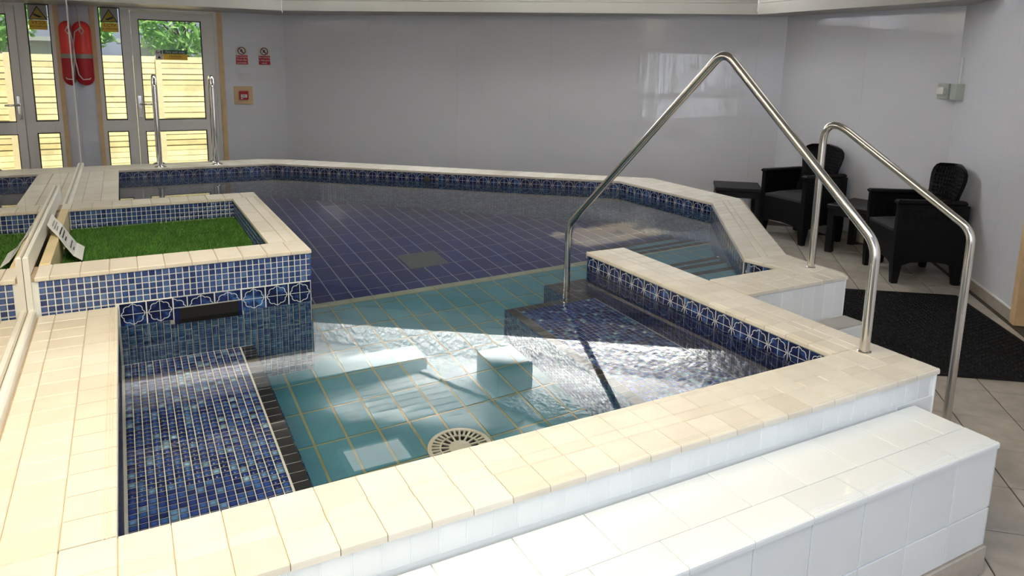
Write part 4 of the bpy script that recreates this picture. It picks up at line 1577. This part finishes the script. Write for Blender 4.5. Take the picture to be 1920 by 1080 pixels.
# ================================================================== RAILS
def fillet(P, r, n=8):
    P = [Vector(p) for p in P]
    out = [P[0]]
    for i in range(1, len(P) - 1):
        a, b, c = P[i - 1], P[i], P[i + 1]
        rr = r[i - 1] if isinstance(r, (list, tuple)) else r
        d1, d2 = (a - b).normalized(), (c - b).normalized()
        ang = d1.angle(d2)
        k = min(rr / math.tan(ang / 2), (a - b).length * 0.49, (c - b).length * 0.49)
        s, e = b + d1 * k, b + d2 * k
        for j in range(n + 1):
            f = j / n
            out.append((s.lerp(b, f)).lerp(b.lerp(e, f), f))
    out.append(P[-1])
    return out


def hand_rail(name, label, A, B, pts, radii, r=0.018):
    """pts: (fraction from foot A to foot B in plan, z)"""
    A, B = Vector(A), Vector(B)
    root = thing(name, label, 'handrail', (A.x, A.y, pts[0][1]))
    P = []
    for s, z in pts:
        q = A.lerp(B, s)
        P.append((q.x, q.y, z))
    mb = MB(); mb.tube(fillet(P, radii), r, 16)
    part('tube', mb, M_STEEL, root, True)
    mb = MB(); mb.lathe([(r + 0.006, 0), (r + 0.006, 0.003), (r + 0.001, 0.006)], (A.x, A.y, pts[0][1]), 20)
    part('foot_ring', mb, M_STEEL, root, True)
    return root


RAIL1 = [(0.0, 0.0), (0.0, 0.40), (0.425, 1.075), (1.0, 0.14), (1.0, ZBN)]
hand_rail('hand_rail', 'tall bent steel handrail running from the coping corner into the hot tub', (2.308, 1.564), (2.11, 3.25), RAIL1, [0.12, 0.07, 0.12])
RAIL2 = [(0.0, 0.0), (0.0, 0.79), (1.0, 0.335), (1.0, ZF)]
hand_rail('hand_rail', 'lower bent steel handrail from the platform down to the floor beside the mat', (3.072, 2.43), (3.165, 1.712), RAIL2, [0.085, 0.10])
for x, lb in ((0.268, 'left chrome ladder rail in front of the garden door'), (0.762, 'right chrome ladder rail beside the oak door frame')):
    t = thing('ladder_rail', lb, 'handrail', (x, 7.5, 0), 0, 'pool ladder rails')
    mb = MB(); mb.tube(fillet([(x, 7.43, 0), (x, 7.43, 0.835), (x, 7.66, 0.835), (x, 7.66, 0)], 0.11, 10), 0.021, 16)
    part('tube', mb, M_CHROME, t, True)
    for y in (7.43, 7.66):
        mb = MB(); mb.lathe([(0.055, 0), (0.055, 0.006), (0.045, 0.014), (0.024, 0.020), (0.022, 0.024)], (x, y, 0.0), 24)
        part('flange', mb, M_CHROME, t, True)

# ================================================================== FURNITURE
def make_chair(loc, rz, label):
    t = thing('armchair', label, 'chair', loc, rz, 'wicker armchairs by the wall')
    Wd, Dp = 0.272, 0.25
    # legs
    for sx in (-1, 1):
        for sy in (-1, 1):
            mb = MB()
            cx, cy_ = sx * (Wd - 0.03), sy * (Dp - 0.035)
            vs = []
            for z, r, k in ((0.0, 0.021, 0.006), (0.16, 0.034, 0.0)):
                vs += [(cx + sx * k - r, cy_ + sy * k - r, z), (cx + sx * k + r, cy_ + sy * k - r, z), (cx + sx * k + r, cy_ + sy * k + r, z), (cx + sx * k - r, cy_ + sy * k + r, z)]
            mb.add(vs, [[3, 2, 1, 0], [4, 5, 6, 7]] + [[i, (i + 1) % 4, 4 + (i + 1) % 4, 4 + i] for i in range(4)])
            lpart('leg', mb, M_WICKER, t)
    # side panels under the arms, with a low arch to the floor
    for sx in (-1, 1):
        mb = MB()
        prof = [(-Dp, 0.13), (-Dp + 0.05, 0.135), (-Dp + 0.13, 0.165), (0, 0.175), (Dp - 0.13, 0.165), (Dp - 0.05, 0.135), (Dp, 0.13), (Dp, 0.60), (-Dp, 0.60)]
        x0, x1 = sx * (Wd - 0.045), sx * Wd
        vs = [(x0, y, z) for y, z in prof] + [(x1, y, z) for y, z in prof]
        n = len(prof)
        mb.add(vs, [list(range(n)), list(range(n, 2 * n))[::-1]] + [[i, n + i, n + (i + 1) % n, (i + 1) % n] for i in range(n)])
        lpart('side_panel', mb, M_WICKER, t)
        mb = MB()
        for k in range(11):
            y = -Dp + 0.03 + k * 0.040
            for j in range(5):
                mb.bevbox(min(sx * (Wd - 0.05), sx * (Wd - 0.043)), max(sx * (Wd - 0.05), sx * (Wd - 0.043)), y, y + 0.026, 0.42 + j * 0.035, 0.446 + j * 0.035, 0.003)
                if j > 1:
                    mb.bevbox(min(sx * (Wd - 0.002), sx * (Wd + 0.004)), max(sx * (Wd - 0.002), sx * (Wd + 0.004)), y, y + 0.026, 0.42 + j * 0.035, 0.446 + j * 0.035, 0.003)
        w = lpart('weave', mb, M_WICKER, t)
        w['kind'] = 'stuff'
        mb = MB(); mb.bevbox(sx * (Wd - 0.027) - 0.034, sx * (Wd - 0.027) + 0.034, -Dp - 0.012, Dp - 0.02, 0.60, 0.634, 0.012)
        lpart('armrest', mb, M_WICKER, t)
    mb = MB()
    prof = [(-Wd + 0.04, 0.13), (-Wd + 0.12, 0.16), (0, 0.17), (Wd - 0.12, 0.16), (Wd - 0.04, 0.13), (Wd - 0.04, 0.385), (-Wd + 0.04, 0.385)]
    n = len(prof)
    mb.add([(x, -Dp + 0.005, z) for x, z in prof] + [(x, -Dp + 0.04, z) for x, z in prof], [list(range(n)), list(range(n, 2 * n))[::-1]] + [[i, n + i, n + (i + 1) % n, (i + 1) % n] for i in range(n)])
    lpart('front_panel', mb, M_WICKER, t)
    mb = MB(); mb.bevbox(-Wd + 0.045, Wd - 0.045, -Dp + 0.03, Dp - 0.02, 0.33, 0.385, 0.008)
    lpart('seat', mb, M_WICKER, t)
    mb = MB(); mb.box(-Wd + 0.03, Wd - 0.03, Dp - 0.04, Dp, 0.14, 0.45)
    lpart('rear_panel', mb, M_WICKER, t)
    # domed cushion
    mb = MB()
    N = 8
    vs, fs = [], []
    for j in range(N + 1):
        for i in range(N + 1):
            a, b = i / N * 2 - 1, j / N * 2 - 1
            vs.append((a * (Wd - 0.055), b * 0.225 - 0.02, 0.405 + 0.035 * (1 - a ** 4) * (1 - b ** 4)))
    for j in range(N):
        for i in range(N):
            a = j * (N + 1) + i
            fs.append([a, a + 1, a + N + 2, a + N + 1])
    b0 = [i for i in range(N + 1)] + [j * (N + 1) + N for j in range(1, N + 1)] + [N * (N + 1) + i for i in range(N - 1, -1, -1)] + [j * (N + 1) for j in range(N - 1, 0, -1)]
    k = len(vs)
    vs += [(vs[i][0], vs[i][1], 0.384) for i in b0]
    for q in range(len(b0)):
        fs.append([b0[q], k + q, k + (q + 1) % len(b0), b0[(q + 1) % len(b0)]])
    mb.add(vs, fs)
    lpart('seat_cushion', mb, M_CUSH, t, True)['label'] = 'thin charcoal seat cushion'
    # balloon back: outline half widths by height, leaning back, slightly dished
    prof = [(0.38, 0.235), (0.46, 0.225), (0.54, 0.20), (0.60, 0.195), (0.66, 0.205), (0.72, 0.222), (0.775, 0.232), (0.82, 0.222), (0.85, 0.19), (0.868, 0.14), (0.876, 0.07)]
    mb = MB()
    K = 9
    vs, fs = [], []
    for side in (0, 1):
        for z, hw in prof:
            for i in range(K):
                a = i / (K - 1) * 2 - 1
                y = Dp - 0.065 + (z - 0.38) * 0.15 - 0.05 * a * a + side * 0.03
                vs.append((a * hw, y, z))
    R_ = len(prof)
    for side in (0, 1):
        o_ = side * R_ * K
        for j in range(R_ - 1):
            for i in range(K - 1):
                q = [o_ + j * K + i, o_ + j * K + i + 1, o_ + (j + 1) * K + i + 1, o_ + (j + 1) * K + i]
                fs.append(q if side == 0 else q[::-1])
    rim = [j * K for j in range(R_)] + [(R_ - 1) * K + i for i in range(1, K)] + [j * K + K - 1 for j in range(R_ - 2, -1, -1)]
    for q in range(len(rim) - 1):
        fs.append([rim[q], rim[q + 1], rim[q + 1] + R_ * K, rim[q] + R_ * K])
    mb.add(vs, fs)
    bk = lpart('backrest', mb, M_WICKER, t, True)
    mb = MB()
    for j in range(13):
        z = 0.46 + j * 0.030
        hw = np.interp(z, [p[0] for p in prof], [p[1] for p in prof]) - 0.02
        nn = int(2 * hw / 0.03)
        for i in range(nn):
            x = -hw + (i + 0.5) * 2 * hw / nn
            a = x / (hw + 0.02)
            y = Dp - 0.065 + (z - 0.38) * 0.15 - 0.05 * a * a
            mb.bevbox(x - 0.010, x + 0.010, y - 0.006, y + 0.001, z, z + 0.020, 0.003)
    w = lpart('weave', mb, M_WICKER, bk)
    w['kind'] = 'stuff'
    return t


def make_table(loc, rz, label):
    t = thing('side_table', label, 'table', loc, rz, 'low black side tables')
    mb = MB(); mb.bevbox(-0.25, 0.25, -0.25, 0.25, 0.385, 0.425, 0.008); lpart('tabletop', mb, M_TABLE, t)
    mb = MB()
    mb.box(-0.24, 0.24, -0.24, -0.225, 0.33, 0.386); mb.box(-0.24, 0.24, 0.225, 0.24, 0.33, 0.386)
    mb.box(-0.24, -0.225, -0.225, 0.225, 0.33, 0.386); mb.box(0.225, 0.24, -0.225, 0.225, 0.33, 0.386)
    lpart('apron', mb, M_TABLE, t)
    for sx in (-1, 1):
        for sy in (-1, 1):
            mb = MB(); mb.bevbox(sx * 0.213 - 0.027, sx * 0.213 + 0.027, sy * 0.213 - 0.027, sy * 0.213 + 0.027, 0.0, 0.386, 0.004)
            lpart('leg', mb, M_TABLE, t)
    return t


def face_to(dx, dy):
    return math.atan2(dx, -dy)       # local -y looks along (dx, dy)


make_chair((5.54, 4.55, ZF), face_to(-1.0, 0.07), 'black wicker armchair in the corner between two low tables')
make_chair((5.315, 3.31, ZF), face_to(-0.845, 0.535), 'black wicker armchair nearest the right wall, in front of the rubber mat')
make_table((5.312, 5.145, ZF), math.atan2(-0.659, 0.752), 'low black side table against the long wall, left of the armchairs').scale = (0.88, 0.88, 1)
make_table((5.60, 3.90, ZF), math.radians(12), 'low black side table between the two wicker armchairs')

# rubber mat
e1, e2 = Vector((0.8, -0.6, 0)), Vector((0.6, 0.8, 0))
mc = e1 * 1.86 + e2 * 4.568
t = thing('rubber_mat', 'large black textured rubber mat on the beige floor', 'mat', (mc.x, mc.y, ZF), math.atan2(-0.6, 0.8))
mb = MB(); mb.bevbox(-0.54, 0.54, -0.746, 0.746, 0.0, 0.009, 0.003); lpart('mat_base', mb, M_MAT, t)
mb = MB()
for i in range(38):
    for j in range(36):
        x, y = -0.495 + i * 0.0268, -0.70 + j * 0.040 + (0.02 if i % 2 else 0)
        if y > 0.70:
            continue
        vs = [(x - 0.010, y - 0.014, 0.0085), (x + 0.010, y - 0.014, 0.0085), (x + 0.010, y + 0.014, 0.0085), (x - 0.010, y + 0.014, 0.0085),
              (x - 0.006, y - 0.010, 0.016), (x + 0.006, y - 0.010, 0.016), (x + 0.006, y + 0.010, 0.016), (x - 0.006, y + 0.010, 0.016)]
        mb.add(vs, [[4, 5, 6, 7], [0, 1, 5, 4], [1, 2, 6, 5], [2, 3, 7, 6], [3, 0, 4, 7]])
w = lpart('raised_studs', mb, M_MAT, t); w['kind'] = 'stuff'

# ================================================================== THINGS ON THE WALLS
# rescue float
fx, fyy = -0.322, YD - 0.09
t = thing('rescue_float', 'red torpedo rescue float with grey band hanging by the mirror', 'float', (fx, YD - 0.01, 0.70))


def capsule(z0, z1, w, d, top, bottom, mb, cx):
    prof = []
    if bottom:
        for k in range(7):
            a = PI / 2 * k / 6
            prof.append((max(math.sin(a), 0.02), z0 + w / 2 * (1 - math.cos(a))))
    else:
        prof.append((1, z0))
    if top:
        for k in range(7):
            a = PI / 2 * k / 6
            prof.append((max(math.cos(a), 0.02), z1 - w / 2 + w / 2 * math.sin(a)))
    else:
        prof.append((1, z1))
    seg = 20
    vs, fs = [], []
    for s, z in prof:
        for k in range(seg):
            a = 2 * PI * k / seg
            vs.append((cx(z) + s * w / 2 * math.cos(a), fyy + s * d / 2 * math.sin(a), z))
    for i in range(len(prof) - 1):
        for k in range(seg):
            fs.append([i * seg + k, i * seg + (k + 1) % seg, (i + 1) * seg + (k + 1) % seg, (i + 1) * seg + k])
    fs += [list(range(seg))[::-1], list(range((len(prof) - 1) * seg, len(prof) * seg))]
    mb.add(vs, fs)


tilt = lambda z: fx
mb = MB(); capsule(1.03, 1.362, 0.165, 0.12, True, False, mb, tilt); part('upper_body', mb, M_RED, t, True)
mb = MB(); capsule(0.985, 1.03, 0.166, 0.121, False, False, mb, tilt); part('reflective_band', mb, M_BAND, t, True)
mb = MB(); capsule(0.707, 0.985, 0.165, 0.12, False, True, mb, tilt); part('lower_body', mb, M_DKRED, t, True)
mb = MB()
mb.tube([(fx - 0.03, fyy - 0.03, 1.62), (fx - 0.02, fyy - 0.055, 1.45), (fx - 0.005, fyy - 0.066, 1.28)], 0.006, 8)
mb.tube([(fx + 0.0, fyy - 0.068, 1.30), (fx + 0.02, fyy - 0.072, 1.26), (fx + 0.0, fyy - 0.072, 1.23), (fx - 0.02, fyy - 0.070, 1.26), (fx, fyy - 0.068, 1.30)], 0.005, 8)
mb.tube([(fx, fyy - 0.068, 1.30), (fx - 0.06, fyy - 0.055, 1.25), (fx - 0.082, fyy - 0.035, 1.12), (fx - 0.075, fyy - 0.045, 0.95), (fx - 0.055, fyy - 0.06, 0.82), (fx - 0.02, fyy - 0.068, 0.77), (fx + 0.04, fyy - 0.064, 0.775), (fx + 0.05, fyy - 0.06, 0.79)], 0.006, 8)
part('cord', mb, M_ROPE, t, True)


def safety_sign(x0, x1, z0, z1, label, lines, slashdir):
    y = YD - 0.004
    cx = (x0 + x1) / 2
    t = thing('safety_sign', label, 'sign', (cx, YD - 0.002, z0), 0, 'red and white pool safety signs')
    mb = MB(); mb.box(x0, x1, y, YD - 0.0002, z0, z1); part('white_plate', mb, M_SIGNW, t)
    h = z1 - z0
    mb = MB(); mb.box(x0 + 0.007, x1 - 0.007, y - 0.001, y - 0.0001, z0 + 0.008, z0 + h * 0.53); part('red_panel', mb, M_SIGNR, t)
    zc, r = z0 + h * 0.77, h * 0.19
    mb = MB()
    ringp = [(cx + r * math.cos(2 * PI * k / 24), y - 0.001, zc + r * math.sin(2 * PI * k / 24)) for k in range(25)]
    mb.tube(ringp, 0.0055, 6)
    mb.tube([(cx - r * 0.7 * slashdir, y - 0.001, zc + r * 0.7), (cx + r * 0.7 * slashdir, y - 0.001, zc - r * 0.7)], 0.005, 6)
    part('prohibition_ring', mb, plain('dark_red_print', (0.20, 0.02, 0.03), 0.5), t)
    mb = MB()
    tri_prism(mb, [(cx - 0.004, zc + r * 0.5), (cx + 0.012, zc + r * 0.3), (cx + 0.004, zc - r * 0.1), (cx + 0.018, zc - r * 0.6), (cx + 0.008, zc - r * 0.62), (cx - 0.004, zc - r * 0.2), (cx - 0.02, zc - r * 0.45), (cx - 0.012, zc - r * 0.02)], y - 0.0012, y - 0.0002)
    part('figure_symbol', mb, M_INK, t)
    for k, s in enumerate(lines):
        lettering(s, 0.030, M_WINK, (0, y - 0.0017 - (YD - 0.002), h * 0.44 - k * h * 0.155), RX, t)


safety_sign(1.170, 1.312, 0.940, 1.150, 'left red and white pool sign with no jumping symbol', ('No jumping', 'from the', 'poolside'), 1)
safety_sign(1.418, 1.560, 0.940, 1.148, 'right red and white pool sign with no running symbol', ('No running', 'in this pool', 'area'), 1)
# break-glass point
x0, x1, z0, z1 = 0.985 * 1.153, 1.160 * 1.153, 1 - 0.437 * 1.153, 1 - 0.261 * 1.153
t = thing('fire_call_point', 'small red break-glass fire call point on an oak backing square', 'alarm', ((x0 + x1) / 2, YD, z0))
mb = MB(); mb.bevbox(x0, x1, YD - 0.02, YD - 0.0005, z0, z1, 0.004); part('oak_backing', mb, M_OAK, t)
cx, cz = (x0 + x1) / 2, (z0 + z1) / 2
mb = MB(); mb.bevbox(cx - 0.05, cx + 0.05, YD - 0.055, YD - 0.0202, cz - 0.05, cz + 0.05, 0.006); part('red_case', mb, M_SIGNR, t)
mb = MB(); mb.box(cx - 0.034, cx + 0.034, YD - 0.057, YD - 0.0552, cz - 0.024, cz + 0.012); mb.box(cx - 0.034, cx - 0.016, YD - 0.057, YD - 0.0552, cz - 0.042, cz - 0.03); part('glass_plate', mb, M_SIGNW, t)
lettering('FIRE', 0.022, M_INK, (0, -0.0576, cz - z0 - 0.006), RX, t)

# electrical box in the corner
b4 = Vector((5.86, 3.407))
t = thing('junction_box', 'grey electrical box with thin conduit in the right wall corner', 'junction box', (5.85, 3.40, 0.79))
d4 = Vector((0.668, 0.744)); o4 = Vector((-0.744, 0.668))


def on4(s, out):
    p = Vector(P_34) - d4 * s + o4 * out
    return p


mb = MB()
c = on4(0.125, 0.03)
mb.obox((c.x, c.y, 0.852), (d4.x, d4.y, 0), (0, 0, 1), (-o4.x, -o4.y, 0), 0.13, 0.125, 0.058)
part('case', mb, M_BOX, t)
mb = MB(); c0 = on4(0.10, 0.012)
mb.tube([(c0.x, c0.y, 0.914), (c0.x - 0.008, c0.y - 0.009, 1.12)], 0.007, 8)
part('conduit', mb, M_PVC, t, True)
t = thing('wall_switch', 'small white switch knob on the corner wall beside the grey box', 'switch', (5.9, 3.57, 0.79))
mb = MB(); mb.bevbox(5.872, 5.9285, 3.512, 3.60, 0.790, 0.915, 0.004); part('back_plate', mb, M_BOX, t)
mb = MB(); mb.bevbox(5.835, 5.8718, 3.530, 3.585, 0.825, 0.885, 0.008); part('knob', mb, M_PVC, t)

# second door in the right wall (oak frame, dark panel put in for the unlit opening)
door2 = tag(thing('door_2', None, None, (D2a.x, D2a.y, ZF)), kind='structure')
mb = MB()
p = D2a + U4 * 0.0
upright(p, p + U4 * 0.07, ZF, 1.5, 0.17, n4, mb)
upright(p, p + U4 * 0.07, ZF, 1.5, -0.018, n4, mb)
q = D2b
upright(q - U4 * 0.07, q, ZF, 1.5, 0.17, n4, mb)
upright(p + U4 * 0.07, q - U4 * 0.07, 1.43, 1.5, 0.17, n4, mb)
part('frame', mb, M_OAK, door2)
mb = MB()
a, b = p + U4 * 0.072 + n4 * 0.06, q - U4 * 0.072 + n4 * 0.06
upright(a, b, ZF + 0.012, 1.428, 0.04, n4, mb)
part('leaf', mb, plain('dark_opening_panel', (0.03, 0.025, 0.025), 0.3), door2)
mb = MB()
h = a + U4 * 0.78 - n4 * 0.03
mb.tube([(h.x, h.y, 0.46), (h.x + 0.07, h.y + 0.08, 0.46)], 0.01, 8)
part('door_handle', mb, M_CHROME, door2, True)

# ================================================================== CEILING FITTINGS
def panel_light(cx, cy_, sx, sy, lb):
    t = thing('ceiling_light', lb, 'ceiling light', (cx, cy_, ZC - 0.002), 0, 'ceiling light panels')
    mb = MB()
    for x0, x1, y0, y1 in ((-sx, sx, -sy, -sy + 0.04), (-sx, sx, sy - 0.04, sy), (-sx, -sx + 0.04, -sy + 0.04, sy - 0.04), (sx - 0.04, sx, -sy + 0.04, sy - 0.04)):
        mb.box(cx + x0, cx + x1, cy_ + y0, cy_ + y1, ZC - 0.045, ZC - 0.001)
    part('light_frame', mb, M_PVC, t)
    mb = MB(); mb.box(cx - sx + 0.04, cx + sx - 0.04, cy_ - sy + 0.04, cy_ + sy - 0.04, ZC - 0.028, ZC - 0.02)
    part('diffuser', mb, M_LAMP, t)


panel_light(1.78, 5.75, 0.30, 0.23, 'small square ceiling light mirrored in the hot tub water')
t = thing('ceiling_box', 'grey box fixed to the ceiling, mirrored in the hot tub water', 'box', (3.45, 6.50, ZC - 0.03))
mb = MB(); mb.bevbox(3.24, 3.66, 6.25, 6.75, 1.92, ZC - 0.032, 0.01); part('case', mb, M_BEAM, t)
mb = MB(); mb.bevbox(3.26, 3.64, 6.24, 6.249, 1.95, ZC - 0.06, 0.003); part('front_grille', mb, M_BOX, t)
